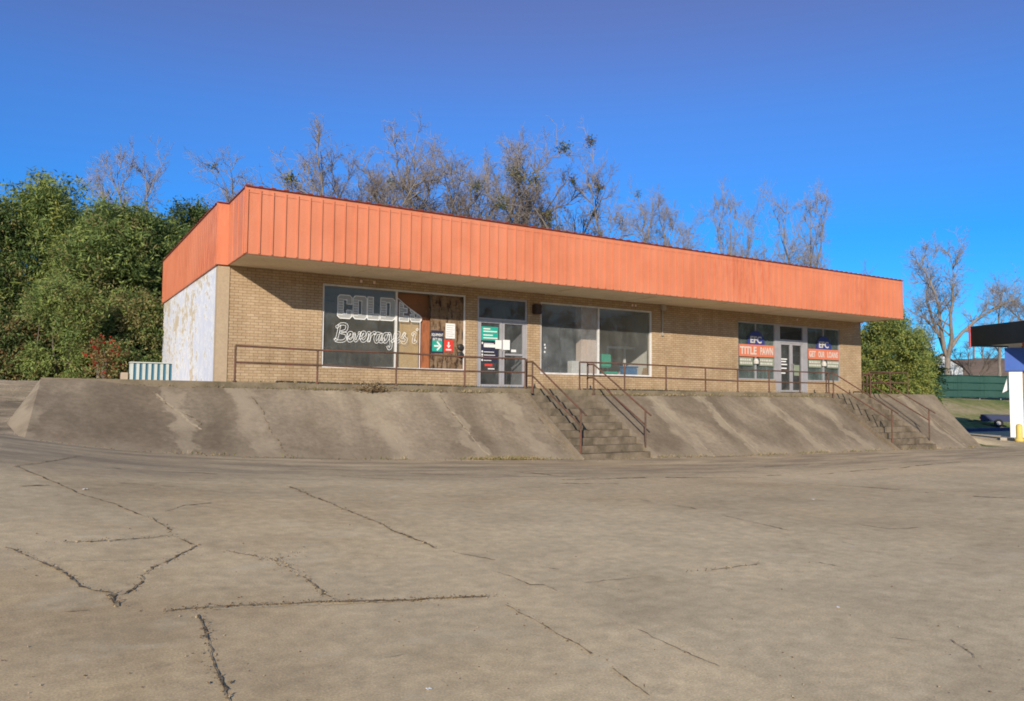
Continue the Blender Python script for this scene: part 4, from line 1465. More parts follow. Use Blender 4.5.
tag(m_.build('panel_board', M['wood']), 'salmon coloured slanted board far inside the shop window', 'board')


# ------------------------------------------------------------------ railings
def pipe(m_, *pts, r=.027): m_.tube(pts, r, 8)


def railing(name, label, cat, origin, posts, rails, group='rusty pipe railings'):
    root = empty(name, origin, label, cat, group)
    for p0, p1 in posts:
        m_ = MB(); m_.tube([p0, p1], .026, 8)
        m_.tube([p0, (p0[0], p0[1], p0[2] + .03)], .05, 8)
        m_.build('post', M['rust'], root)
    for nm, pts in rails:
        m_ = MB(); m_.tube(pts, .025, 8); m_.build(nm, M['rust'], root)
    return root


yr = YE + .02
PX = [.15, 2.18, 4.35, 6.45, 8.50]
railing('guard_railing', 'rusty two rail guard railing in front of the painted window', 'railing', (4.3, yr, 1.66),
        [((x, yr, dk(x)), (x, yr, dk(x) + .88)) for x in PX],
        [('top_rail', [(x, yr, dk(x) + .87 + .012 * (-1) ** i) for i, x in enumerate(PX)]),
         ('mid_rail', [(x, yr, dk(x) + .46 + .012 * (-1) ** (i // 2)) for i, x in enumerate(PX)])])
PX = [10.52, 12.34, 14.15, 16.0, 17.62, 19.3, 21.05, 22.8]
hz = lambda x: np.interp(x, [10.5, 13, 17.6, 22.8], [2.50, 2.50, 2.44, 2.43])
railing('guard_railing', 'long rusty guard railing between the two flights of stairs', 'railing', (16.6, yr, 1.63),
        [((x, yr, dk(x)), (x, yr, hz(x) + .01)) for x in PX],
        [('top_rail', [(x, yr, hz(x)) for x in PX]), ('mid_rail', [(x, yr, hz(x) - .42) for x in PX])])
PX = [25.45, 26.9, 28.2]
pts = [(x, yr, 1.62) for x in PX] + [(28.2, y, 1.62) for y in (0.2, 2.2, 4.2, 6.2)]
railing('guard_railing', 'rusty guard railing at the right end turning the corner before the evergreen', 'railing', (28.2, yr, 1.62),
        [(q, (q[0], q[1], 2.55)) for q in pts],
        [('top_rail', [(q[0], q[1], 2.54) for q in pts]), ('mid_rail', [(q[0], q[1], 2.1) for q in pts])])


def handrail(xr, label, zoff=0.0, r=.025):
    slope = .574
    zt = dk(xr) + .80
    y0, y1, y2 = YE + .22, YE - .1, -4.52
    zr = lambda y, z: z + (y - y1) * slope
    ys = lambda y: max(dk(xr) + (y - YE) * (dk(xr) - float(zfoot(xr))) / (YE - YF), float(zfoot(xr)))
    posts = [((xr, y0, dk(xr)), (xr, y0, zt + .09)), ((xr, y1, dk(xr) - .15), (xr, y1, zt)), ((xr, -4.28, ys(-4.28) - .15), (xr, -4.28, zr(-4.28, zt)))]
    rails = [('top_rail', [(xr, y0, zt), (xr, y1, zt), (xr, y2, zr(y2, zt))]),
             ('mid_rail', [(xr, y0, zt - .42), (xr, y1, zt - .42), (xr, -4.30, zr(-4.30, zt - .42))])]
    railing('stair_handrail', label, 'handrail', (xr, YE, dk(xr)), posts, rails, 'rusty stair handrails')


handrail(8.68, 'rusty sloping handrail left of the middle stairs, starting beside the glass double door')
handrail(10.98, 'rusty sloping handrail on the right side of the middle stairs')
handrail(22.92, 'rusty sloping handrail left of the far stairs, below the rightmost shop window')
handrail(25.34, 'rusty sloping handrail on the right side of the far stairs')


# ------------------------------------------------------------------ small things on the deck
xa = -2.03
m_ = MB()
z0 = dk(-1.5) + .005
zt = z0 + .41
n = 14
for i in range(n):
    u0, u1 = xa + 0.92 * i / n, xa + 0.92 * (i + 1) / n
    if i % 2: m_.box(u0, u1, -.58, -.30, z0, zt, 1)
    else: m_.box(u0, u1, -.61, -.30, z0, zt - .01, 0)
m_.box(xa - .01, xa + 0.93, -.62, -.28, zt + .003, zt + .03, 0)
tag(m_.build('striped_bin', [M['stripe_white'], M['stripe_blue']]), 'low blue and white striped bin beside the peeling white wall', 'bin')
m_ = MB(); m_.bevbox(-2.22, -2.06, -.5, -.3, z0 - .02, z0 + .18, .012)
tag(m_.build('concrete_block', M['block']), 'small tan concrete block left of the striped bin', 'block')


# ------------------------------------------------------------------ gas station at the far right
def frame_axes(px):
    f = F_ + R2 * (px - 512) / FPX
    f = np.array([f[0], f[1], 0]); f /= np.linalg.norm(f)
    return f


A = at(971, 40.0)[:2]
B = at(1024, 36.6)[:2]
ax = np.array([*(B - A), 0]); ax /= np.linalg.norm(ax)
ay = np.array([-ax[1], ax[0], 0])
if ay @ np.array([F_[0], F_[1], 0]) < 0: ay = -ay
az = np.array([0, 0, 1.0])
zc0 = 1.5 + (398 - 347.2) * 40 / FPX
zc1 = zc0 + 1.06
CT_ = .03
cst = empty('fuel_canopy', (*(A + ax[:2] * 4.5 + ay[:2] * 3), float(ground_z(*(A + ax[:2] * 4.5)))), 'black fascia fuel station canopy on a white and blue column', 'canopy')
LX, LY = 10.0, 6.5
m_ = MB()
c3 = lambda u, v_, z: np.array([A[0] + ax[0] * u + ay[0] * v_, A[1] + ax[1] * u + ay[1] * v_, z])
m_.obox(c3(LX / 2, .06, (zc0 + zc1) / 2), ax, ay, az, LX / 2, .06, (zc1 - zc0) / 2)
m_.obox(c3(.06, LY / 2, (zc0 + zc1) / 2), ax, ay, az, .06, LY / 2 - .125, (zc1 - zc0) / 2 - .002)
m_.obox(c3(LX - .06, LY / 2, (zc0 + zc1) / 2), ax, ay, az, .06, LY / 2 - .125, (zc1 - zc0) / 2 - .002)
m_.obox(c3(LX / 2, LY - .06, (zc0 + zc1) / 2), ax, ay, az, LX / 2, .06, (zc1 - zc0) / 2)
m_.build('fascia', M['canopy'], cst)
m_ = MB(); m_.obox(c3(LX / 2, LY / 2, zc0 + .12), ax, ay, az, LX / 2 - .13, LY / 2 - .13, .04)
m_.obox(c3(LX / 2, LY / 2, zc1 - .1), ax, ay, az, LX / 2 - .13, LY / 2 - .13, .04)
m_.build('underside', M['canopy_under'], cst)
m_ = MB(); m_.obox(c3(-.04, -.03, (zc0 + zc1) / 2), ax, ay, az, CT_, CT_, (zc1 - zc0) / 2 + .01)
m_.build('corner_trim', M['red_trim'], cst)
P = at(1015.0, 38.2)
zg = float(ground_z(P[0], P[1]))
fa_ = frame_axes(1016)
ra_ = np.array([fa_[1], -fa_[0], 0])
cc = lambda r, f, z: np.array([P[0] + ra_[0] * r + fa_[0] * f, P[1] + ra_[1] * r + fa_[1] * f, z])
m_ = MB(); m_.obox(cc(0, 0, (zg + .12 + zc0 + .08) / 2), ra_, fa_, az, .28, .30, (zc0 - zg - .04) / 2)
m_.build('column', M['pump_white'], cst)
m_ = MB(); m_.obox(cc(.02, -.02, 3.42), ra_, fa_, az, .46, .42, .57); m_.build('column_band', M['pump_blue'], cst)
m_ = MB(); m_.obox(cc(0.3, .2, zg + .07), ra_, fa_, az, 1.0, 1.3, .075); m_.build('island', M['concrete'], cst)
m_ = MB(); m_.tube([cc(.36, -.1, zg + .1), cc(.36, -.1, zc0 + .1)], .055, 8); m_.build('downpipe', M['orange_pipe'], cst)
m_ = MB()
m_.add([cc(-.32, -.1, 2.65), cc(-.32, .1, 2.65), cc(-.58, .1, 1.75), cc(-.58, -.1, 1.75), cc(-.32, -.1, 1.9), cc(-.32, .1, 1.9)],
       [(0, 1, 2, 3), (3, 2, 5, 4), (0, 3, 4), (1, 5, 2), (0, 4, 5, 1)])
m_.build('bracket', M['pump_white'], cst)
Pb = at(1017, 36.6)
zgb = float(ground_z(Pb[0], Pb[1]))
m_ = MB(); m_.lathe((Pb[0], Pb[1], zgb), [(.20, 0), (.20, .12), (.14, .16), (.14, .72), (.12, .80), (.05, .84)], 16)
tag(m_.build('bollard', M['yellow'], smooth=True), 'yellow bollard in front of the white canopy column', 'bollard')

# dark blue shadow band put into the colour of a kerb
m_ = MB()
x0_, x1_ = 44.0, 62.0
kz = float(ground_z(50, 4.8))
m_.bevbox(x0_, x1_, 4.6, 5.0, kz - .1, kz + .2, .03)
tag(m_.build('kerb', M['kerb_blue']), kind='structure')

# small dark blue trailer on the grass
Pt = at(995, 53)
zt_ = float(ground_z(Pt[0], Pt[1]))
tr = empty('utility_trailer', (Pt[0], Pt[1], zt_), 'small dark blue utility trailer parked on grass near the green fence', 'trailer')
ft = frame_axes(995); rt = np.array([ft[1], -ft[0], 0])
tc_ = lambda r, f, z: np.array([Pt[0] + rt[0] * r + ft[0] * f, Pt[1] + rt[1] * r + ft[1] * f, zt_ + z])
m_ = MB()
m_.obox(tc_(0, 0, .42), rt, ft, az, .95, .55, .05)
m_.obox(tc_(-.92, 0, .66), rt, ft, az, .03, .55, .19); m_.obox(tc_(.92, 0, .66), rt, ft, az, .03, .55, .19)
m_.obox(tc_(0, -.52, .66), rt, ft, az, .885, .03, .19); m_.obox(tc_(0, .52, .66), rt, ft, az, .885, .03, .19)
m_.build('trailer_bed', M['trailer'], tr)
m_ = MB(); m_.tube([tc_(-.9, -.1, .4), tc_(-1.9, 0, .36)], .04, 6); m_.tube([tc_(-1.8, 0, .36), tc_(-1.8, 0, .0)], .03, 6); m_.build('tow_bar', M['black'], tr)
for sgn in (-1, 1):
    m_ = MB()
    m_.tube([tc_(.1, sgn * .62, .28), tc_(.1, sgn * .78, .28)], .28, 16)
    wh = m_.build('wheel', M['tyre'], tr)
    m_ = MB(); m_.tube([tc_(.1, sgn * .785, .28), tc_(.1, sgn * .80, .28)], .14, 12); m_.build('rim', M['alu'], wh)
m_ = MB(); m_.obox(tc_(-.98, -.45, .62), rt, ft, az, .03, .06, .08); m_.build('tail_light', M['red_sign'], tr)

# green privacy fence
FA, FB = at(913, 62), at(1060, 69)
ln = np.linalg.norm((FB - FA)[:2])
fx = np.array([*(FB - FA)[:2] / ln, 0])
fy = np.array([-fx[1], fx[0], 0])
fn = empty('privacy_fence', (FA[0], FA[1], float(ground_z(FA[0], FA[1]))), 'dark green privacy screen fence on top of the grass bank', 'fence')
fz = 1.52
H = 1.86
m_ = MB()
n = 40
for k in range(n):
    u = (k + .5) * ln / n
    sag = .03 * math.sin(k * 1.9)
    c = np.array([FA[0], FA[1], 0]) + fx * u + fy * (.03 * math.sin(k * .9))
    m_.obox((c[0], c[1], fz + H / 2 + sag), fx, fy, az, ln / n / 2 + .002, .012 + .0015 * (k % 2), H / 2)
m_.build('screen', M['fence'], fn)
m_ = MB()
for zz in (.03, .62, 1.24, H - .03):
    c = np.array([FA[0], FA[1], 0]) + fx * ln / 2 - fy * .07
    m_.obox((c[0], c[1], fz + zz), fx, fy, az, ln / 2, .012, .03)
m_.build('seam', M['fence_dark'], fn)
for k in range(8):
    c = np.array([FA[0], FA[1], 0]) + fx * ln * k / 7 + fy * .12
    m_ = MB(); m_.tube([(c[0], c[1], fz - .2), (c[0], c[1], fz + H + .06)], .035, 6); m_.build('post', M['alu'], fn)

# white house far behind
Ph = at(942, 96)
zh = float(ground_z(Ph[0], Ph[1]))
hr = empty('house', (Ph[0], Ph[1], zh), 'small white gabled house far behind the evergreen shrub', 'house')
f2 = frame_axes(942); r2 = np.array([f2[1], -f2[0], 0])
hc = lambda r, f, z: np.array([Ph[0] + r2[0] * r + f2[0] * f, Ph[1] + r2[1] * r + f2[1] * f, z])
m_ = MB()
g0 = [hc(-2.2, 0, zh - 1), hc(2.2, 0, zh - 1), hc(2.2, 0, 5.2), hc(0, 0, 6.8), hc(-2.2, 0, 5.2)]
g1 = [q + f2 * 8 for q in g0]
m_.add(g0 + g1, [(0, 1, 2, 3, 4), (9, 8, 7, 6, 5), (1, 6, 7, 2), (0, 4, 9, 5)])
m_.build('wall', M['house_white'], hr)
m_ = MB()
for s_ in (-1, 1):
    a0, a1 = hc(0, -.3, 6.95), hc(s_ * 2.5, -.3, 5.1)
    q = [a0, a1, a1 + f2 * 8.6, a0 + f2 * 8.6]
    q2 = [k + np.array([0, 0, .12]) for k in q]
    m_.add(q + q2, [(0, 1, 2, 3), (7, 6, 5, 4), (0, 4, 5, 1), (1, 5, 6, 2), (2, 6, 7, 3)])
m_.build('roof', M['house_roof'], hr)
m_ = MB(); c = hc(.6, -.03, 4.2); m_.obox(c, r2, f2, az, .4, .04, .6); m_.build('window', M['glass_dark'], hr)


# ------------------------------------------------------------------ vegetation
def leaves_arrays(P, D, Lh, Wh):
    """diamond leaves: centre P, direction D, half length, half width"""
    n = len(P)
    D = D / (np.linalg.norm(D, axis=1)[:, None] + 1e-9)
    up = RNG.normal(0, 1, (n, 3))
    side = np.cross(D, up)
    side /= np.linalg.norm(side, axis=1)[:, None] + 1e-9
    nrm = np.cross(D, side)
    a = P - D * Lh[:, None]
    b = P + side * Wh[:, None] + nrm * (Wh * .25)[:, None]
    c = P + D * Lh[:, None]
    d = P - side * Wh[:, None] + nrm * (Wh * .25)[:, None]
    return np.stack([a, b, c, d], 1).reshape(-1, 3)


def quads_object(name, V, mats, mi, parent=None, origin=(0, 0, 0)):
    if parent is not None: origin = WLOC[parent.name]
    n = len(V) // 4
    me = bpy.data.meshes.new(name)
    me.vertices.add(len(V))
    me.vertices.foreach_set('co', (V - np.array(origin)).astype(np.float32).ravel())
    me.loops.add(n * 4)
    me.loops.foreach_set('vertex_index', np.arange(n * 4, dtype=np.int32))
    me.polygons.add(n)
    me.polygons.foreach_set('loop_start', np.arange(0, n * 4, 4, dtype=np.int32))
    me.polygons.foreach_set('loop_total', np.full(n, 4, dtype=np.int32))
    for m_ in mats: me.materials.append(m_)
    me.polygons.foreach_set('material_index', np.asarray(mi, dtype=np.int32))
    me.update(calc_edges=True)
    o = bpy.data.objects.new(name, me)
    COL.objects.link(o)
    if parent is not None: o.parent = parent
    else: o.location = origin
    WLOC[o.name] = tuple(origin)
    return o


def shrub(name, label, cat, px, depth, top_py, width_px, mats, nspray, leafL, leafW, weights, base_z=None, style='bamboo', group=None, fat=1.0, nl=14, squat=.0):
    c = at(px, depth)
    z0 = float(ground_z(c[0], c[1])) if base_z is None else base_z
    zt = CAM[2] + (393 + (px - 512) * .0092 - top_py) * depth / FPX
    hgt = zt - z0
    rad = width_px * depth / FPX / 2
    root = empty(name, (c[0], c[1], z0), label, cat, group)
    # stems
    m_ = MB()
    nst = max(5, int(rad * 5))
    tips = []
    for k in range(nst):
        a_ = random.uniform(0, 2 * math.pi)
        r0, r1 = rad * .45 * math.sqrt(random.random()), rad * .85 * math.sqrt(random.random())
        hh = hgt * random.uniform(.55, .98) * (1 - .25 * (r1 / rad) ** 2)
        p0 = np.array([c[0] + r0 * math.cos(a_), c[1] + r0 * math.sin(a_), z0 - .1])
        p2 = np.array([c[0] + r1 * math.cos(a_), c[1] + r1 * math.sin(a_), z0 + hh])
        p1 = (p0 + p2) / 2 + np.array([random.uniform(-.2, .2), random.uniform(-.2, .2), .2])
        m_.tube([p0, p1, p2], [.035 + .004 * hgt, .026, .008], 5)
        tips.append((p0, p1, p2))
    m_.build('stem', M['barkdark'], root)
    # lumps of foliage
    blobs = []
    nb = int(14 + rad * 9)
    for k in range(nb):
        h = random.uniform(.05, .93) if style != 'low' else random.uniform(.1, .85)
        prof = (math.sin(math.pi * min(1, h * .80 + .18)) ** .6)
        a_ = random.uniform(0, 2 * math.pi)
        rr = rad * prof * math.sqrt(random.uniform(.15, 1.0)) * .80
        br = rad * random.uniform(.16, .34) * (.55 + .6 * prof)
        blobs.append((c[0] + rr * math.cos(a_), c[1] + rr * math.sin(a_), z0 + hgt * h, br, br * random.uniform(.8, 1.35)))
    if style == 'bamboo':
        for k in range(int(10 + rad * 7)):
            a_ = random.uniform(0, 2 * math.pi)
            rr = rad * math.sqrt(random.random()) * .85
            hh = hgt * (random.uniform(.80, .985) - .22 * (rr / rad) ** 2)
            br = rad * random.uniform(.06, .11) + .08
            blobs.append((c[0] + rr * math.cos(a_), c[1] + rr * math.sin(a_), z0 + hh, br, br * random.uniform(2.2, 3.6)))
    bl = np.array(blobs)
    nb = len(bl)
    wts = bl[:, 3] ** 2
    which = RNG.choice(nb, nspray, p=wts / wts.sum())
    dirs = RNG.normal(0, 1, (nspray, 3))
    dirs /= np.linalg.norm(dirs, axis=1)[:, None]
    rr = RNG.uniform(.55, 1.08, nspray) ** .6
    SC = bl[which, :3] + dirs * (rr * bl[which, 3])[:, None] * np.stack([np.ones(nspray), np.ones(nspray), (bl[which, 4] / bl[which, 3])], 1)
    SC[:, 2] = np.clip(SC[:, 2], z0 + .05, zt + .12)
    out = SC - np.array([c[0], c[1], z0 + hgt * .4])
    out /= np.linalg.norm(out, axis=1)[:, None] + 1e-6
    SD = out * .8 + dirs * .5 + RNG.normal(0, .35, (nspray, 3))
    SD[:, 2] += .35 if style != 'weep' else -.5
    SD /= np.linalg.norm(SD, axis=1)[:, None]
    # several leaves along each spray
    t = RNG.uniform(-.1, 1.0, (nspray, nl))
    sl_ = leafL * 4.2 * RNG.uniform(.6, 1.3, nspray)
    P_ = SC[:, None, :] + SD[:, None, :] * (t * sl_[:, None])[:, :, None]
    P_[:, :, 2] -= (t ** 2 * sl_[:, None] * .35)
    P_ += RNG.normal(0, leafL * .55, P_.shape)
    LD = SD[:, None, :] * .8 + RNG.normal(0, .65, P_.shape)
    LD[:, :, 2] -= .45 if style == 'bamboo' else .15
    N_ = nspray * nl
    Lh = leafL * RNG.uniform(.6, 1.3, N_) * .5
    Wh = leafW * RNG.uniform(.6, 1.3, N_) * .5
    V = leaves_arrays(P_.reshape(-1, 3), LD.reshape(-1, 3), Lh, Wh)
    mi_sp = RNG.choice(len(mats), nspray, p=np.array(weights) / sum(weights))
    mi = np.repeat(mi_sp, nl)
    quads_object('foliage', V, [M[k] for k in mats], mi, root)
    return root


# tall evergreens at the left
shrub('bamboo_clump', 'tallest light green bamboo clump at the far left', 'bamboo', 42, 33, 190, 112, ['leaf_lime', 'leaf_mid', 'leaf_yellow', 'leaf_dark'], 4000, .26, .058, [5, 4, 2.5, 1.2], group='evergreens left of the building')
shrub('evergreen_shrub', 'dark evergreen cut by the left picture edge behind the bamboo', 'shrub', -14, 31, 208, 90, ['leaf_mid', 'leaf_dark', 'leaf_olive'], 2600, .16, .07, [3, 4, 1], group='evergreens left of the building')
shrub('evergreen_shrub', 'shaded evergreen in the gap just right of the tallest bamboo', 'shrub', 78, 37, 222, 84, ['leaf_dark', 'leaf_mid', 'leaf_olive'], 3600, .19, .075, [4, 3, 1], group='evergreens left of the building')
shrub('evergreen_shrub', 'mid green evergreen below the bare twin trunk tree', 'shrub', 108, 31, 210, 96, ['leaf_mid', 'leaf_lime', 'leaf_dark', 'leaf_olive'], 3800, .23, .058, [4, 4, 1.5, 1], group='evergreens left of the building')
shrub('evergreen_shrub', 'evergreen against the left end of the orange side fascia', 'shrub', 153, 32.5, 216, 80, ['leaf_mid', 'leaf_lime', 'leaf_dark'], 3600, .23, .058, [4, 3.5, 1.5], group='evergreens left of the building')
shrub('evergreen_shrub', 'dark topped evergreen rising behind the orange side fascia', 'shrub', 186, 42, 203, 62, ['leaf_mid', 'leaf_dark', 'leaf_olive'], 3600, .18, .07, [3, 4, 1], group='evergreens left of the building')
shrub('evergreen_shrub', 'pale green lower shrub beside the red leaved bush', 'shrub', 62, 26.5, 292, 64, ['leaf_lime', 'leaf_mid', 'leaf_olive'], 1900, .15, .042, [4, 3, 1.4], group='evergreens left of the building')
shrub('evergreen_shrub', 'olive shrub with drooping leaves touching the peeling white wall', 'shrub', 140, 29.5, 300, 62, ['leaf_olive', 'leaf_mid', 'leaf_lime', 'leaf_dark'], 1900, .15, .05, [4, 2.5, 2, 1.5], group='evergreens left of the building')
shrub('evergreen_shrub', 'brownish low shrub at the left picture edge', 'shrub', 8, 26.5, 318, 60, ['leaf_dark', 'leaf_olive', 'leaf_brown', 'leaf_mid'], 1500, .15, .06, [3, 2, 2, 1.5], style='low', group='evergreens left of the building')
shrub('red_bush', 'small bush with red leaves in front of the evergreens', 'bush', 104, 25.6, 340, 32, ['leaf_red', 'leaf_mid', 'leaf_brown', 'leaf_olive'], 230, .10, .055, [1.7, 3.2, 1.5, 2.2], style='low', nl=9)
shrub('evergreen_shrub', 'low dark shrub behind the striped bin', 'shrub', 118, 27.5, 346, 54, ['leaf_dark', 'leaf_mid', 'leaf_olive'], 1000, .13, .055, [3, 3, 2], style='low', group='evergreens left of the building')
# right end
shrub('evergreen_shrub', 'bushy yellow green evergreen behind the right corner of the building', 'shrub', 890, 43, 319, 78, ['leaf_yellow', 'leaf_lime', 'leaf_mid', 'leaf_dark'], 4400, .17, .058, [5, 3.5, 2.5, 1.6], base_z=1.45, style='round')
shrub('evergreen_shrub', 'darker low evergreen right of the yellow green one, before the fence', 'shrub', 914, 45, 345, 34, ['leaf_mid', 'leaf_dark', 'leaf_lime'], 1100, .20, .085, [4, 3, 2], base_z=1.40, style='round')


# bare trees
def tree_mesh(seed, hgt=16.0, fork=2, spread=.5, nl=9, lean=0.0, twigs=1.0, crown_lo=.28, upright=.5):
    rs = random.Random(seed)
    tr_, tw, tw2 = MB(), MB(), []
    ends = []

    def rv(): return np.array([rs.gauss(0, 1), rs.gauss(0, 1), rs.gauss(0, 1)])

    def limb(m_, p, d, length, r0, r1, n, k, wob, lift):
        pts, rad = [p.copy()], [r0]
        d = d / np.linalg.norm(d)
        for i in range(n):
            d = d + rv() * wob + np.array([0, 0, lift])
            d /= np.linalg.norm(d)
            p = p + d * length / n
            pts.append(p.copy())
            rad.append(r0 + (r1 - r0) * (i + 1) / n)
        m_.tube(pts, rad, k, caps=False)
        return pts, rad

    def side(pts, i, ang):
        i = min(i, len(pts) - 2)
        d = pts[i + 1] - pts[i]
        d /= np.linalg.norm(d)
        q = np.cross(d, rv())
        q /= np.linalg.norm(q) + 1e-9
        return d * math.cos(ang) + q * math.sin(ang)

    trunks = []
    base = np.zeros(3)
    if fork > 1:
        p0, r0 = limb(tr_, base, np.array([lean, 0, 1.0]), hgt * .24, hgt * .018, hgt * .0145, 4, 8, .03, 0)
        for k in range(fork):
            a_ = 2 * math.pi * k / fork + rs.uniform(-.4, .4)
            d = np.array([math.cos(a_) * spread * .75, math.sin(a_) * spread * .75, 1.0])
            trunks.append((limb(tr_, p0[-1], d, hgt * rs.uniform(.58, .72), hgt * .0125, hgt * .0008, 10, 7, .11, .04), .08))
    else:
        trunks.append((limb(tr_, base, np.array([lean, 0, 1.0]), hgt * .92, hgt * .016, hgt * .0008, 13, 8, .075, .03), crown_lo))
    for (pts, rad), lo in trunks:
        lo = lo + .16
        n = len(pts)
        for k in range(nl):
            t = lo + (1 - lo) * (k + rs.random()) / nl
            i = min(int(t * (n - 1)), n - 2)
            ll = hgt * rs.uniform(.15, .31) * (0.92 - .32 * t)
            l1, r1_ = limb(tr_, pts[i], side(pts, i, rs.uniform(.5, 1.15) * (1.25 - upright * .5)), ll, max(rad[i] * .6, .042), .012, 7, 5, .17, .06 * upright)
            for s in range(int(6 * twigs)):
                i2 = rs.randrange(1, len(l1))
                l2, r2_ = limb(tw, l1[i2], side(l1, min(i2, len(l1) - 2), rs.uniform(.4, 1.1)), ll * rs.uniform(.30, .60), .026, .010, 4, 4, .2, .06)
                for s3 in range(int(6 * twigs)):
                    i3 = rs.randrange(1, len(l2))
                    l3, r3_ = limb(tw, l2[i3], side(l2, min(i3, len(l2) - 2), rs.uniform(.4, 1.1)), ll * rs.uniform(.16, .34), .012, .006, 3, 3, .25, .05)
                    for s4 in range(int(4 * twigs)):
                        i4 = rs.randrange(1, len(l3))
                        l4, _ = limb(tw, l3[i4], side(l3, min(i4, len(l3) - 2), rs.uniform(.3, 1.0)), ll * rs.uniform(.08, .2), .008, .004, 2, 3, .3, .05)
            ends.append(l1[-1])
    return tr_, tw, ends


PROTO = {}


def proto(key, **kw):
    a, b, ends = tree_mesh(**kw)
    bark, tw = (M['barkpale'], M['twigpale']) if kw['seed'] % 2 else (M['barkdark'], M['twig'])
    def mk(m_, nm, mat):
        me = bpy.data.meshes.new(nm)
        me.from_pydata(m_.v, [], m_.f)
        me.materials.append(mat)
        me.polygons.foreach_set('use_smooth', [True] * len(me.polygons))
        me.update()
        return me
    PROTO[key] = (mk(a, 'trunk', bark), mk(b, 'crown', tw), ends, kw['hgt'])


proto('twin', seed=3, hgt=16, fork=2, spread=.40, nl=9, twigs=.85, upright=1.2)
proto('dense', seed=8, hgt=14, fork=4, spread=.62, nl=8, twigs=1.05, upright=1.3)
proto('oak', seed=15, hgt=18, fork=1, nl=15, crown_lo=.25, upright=.6)
proto('wide', seed=21, hgt=16, fork=3, spread=.7, nl=9, twigs=1.0)
proto('vase', seed=41, hgt=15, fork=4, spread=.52, nl=9, twigs=1.0, upright=1.2)
proto('knot', seed=47, hgt=15, fork=1, nl=13, crown_lo=.2, twigs=1.0, upright=.45)
proto('fan', seed=53, hgt=14, fork=5, spread=.5, nl=7, twigs=1.0, upright=1.4)
proto('thin', seed=27, hgt=15, fork=2, spread=.35, nl=8, upright=1.2)
proto('grey', seed=34, hgt=15, fork=4, spread=.66, nl=8, twigs=1.05, upright=1.2)


def leafclump(centres, rad, n, mats, parent, name):
    P_ = []
    for c in centres:
        P_.append(np.array(c) + RNG.normal(0, rad * .5, (n, 3)))
    P_ = np.vstack(P_)
    V = leaves_arrays(P_, RNG.normal(0, 1, P_.shape), RNG.uniform(.08, .16, len(P_)), RNG.uniform(.04, .07, len(P_)))
    quads_object(name, V, [M[k] for k in mats], RNG.integers(0, len(mats), len(P_)), parent)


def bare_tree(label, px, depth, top_py, key, rz, wide=1.0, clumps=0, mats=('leaf_dark', 'leaf_olive'), crad=.5, cn=90):
    c = at(px, depth)
    z0 = float(ground_z(c[0], c[1])) - .1
    zt = CAM[2] + (393 + (px - 512) * .0092 - top_py) * depth / FPX
    tm, cm, ends, h = PROTO[key]
    zmax = max(v_.co.z for v_ in cm.vertices)
    s = (zt - z0) / zmax
    cv = np.array([tuple(v_.co) for v_ in cm.vertices])
    mxy = cv[cv[:, 2] > .55 * zmax].mean(0)[:2] * s * wide
    c = c - np.array([mxy[0] * math.cos(rz) - mxy[1] * math.sin(rz), mxy[0] * math.sin(rz) + mxy[1] * math.cos(rz), 0])[:len(c)]
    root = empty('bare_tree', (c[0], c[1], z0), label, 'tree', 'bare winter trees behind the building')
    for nm, me in (('trunk', tm), ('crown', cm)):
        o = bpy.data.objects.new(nm, me)
        COL.objects.link(o)
        o.parent = root
    root.rotation_euler.z = rz
    root.scale = (s * wide, s * wide, s)
    if clumps:
        ee = sorted(ends, key=lambda q: -q[2])
        pick = random.Random(int(px)).sample(ee, min(clumps, len(ee)))
        WLOC['_t'] = (0, 0, 0)
        # local coordinates of the tree
        P_ = [np.array(q) for q in pick]
        for q in P_:
            Pn = q + RNG.normal(0, crad * .36 / s, (int(cn * 1.6), 3))
            V = leaves_arrays(Pn, RNG.normal(0, 1, Pn.shape), RNG.uniform(.05, .10, len(Pn)), RNG.uniform(.025, .045, len(Pn)))
            o = quads_object('leaf_cluster', V, [M[k] for k in mats], RNG.integers(0, len(mats), len(Pn)), None)
            o.location = (0, 0, 0)
            o.parent = root
    return root


bare_tree('pale bare tree with twin trunks above the left evergreens', 131, 46, 139, 'vase', 2.2, .8, 2, cn=40)
bare_tree('thin bare tree behind the orange side fascia', 226, 50, 146, 'thin', 2.2, 1.1, 3, cn=50)
bare_tree('short bare tree at the left end of the long fascia line', 296, 47, 158, 'grey', .6, .55, 0)
bare_tree('bushy dark bare tree left of the middle, nearest the fascia corner', 334, 48, 130, 'fan', .9, 1.15, 1)
bare_tree('dark low forked bare tree between the bushy one and the slender clumped one', 360, 49, 158, 'dense', .9, .8, 1)
bare_tree('pale fan shaped bare tree rising behind the low tangled one', 450, 55, 142, 'vase', 4.0, .9, 0)
bare_tree('slender bare tree with dark leaf clumps, right of the bushy dark one', 375, 50, 142, 'thin', 1.0, .95, 4)
bare_tree('grey bare tree with a dense tangle of twigs left of the clumped tree', 420, 52, 130, 'fan', 2.9, 1.1, 0)
bare_tree('low tangled bare tree between the grey tree and the clumped tree', 462, 50, 158, 'dense', 2.9, .95, 0)
bare_tree('tall bare tree carrying dark leaf clumps at its top', 519, 50, 114, 'oak', 1.1, 1.15, 7, crad=.6, cn=130)
bare_tree('smaller bare tree leaning beside the tall clumped tree', 492, 54, 128, 'vase', 2.6, .95, 0)
bare_tree('tall pale bare tree with ivy green at its base, the highest in the middle', 570, 50, 113, 'twin', -.2, .85, 5, ('leaf_brown', 'leaf_dark'))
bare_tree('low twiggy bare tree filling the gap between the two highest trees', 545, 55, 160, 'dense', 4.6, .95, 0)
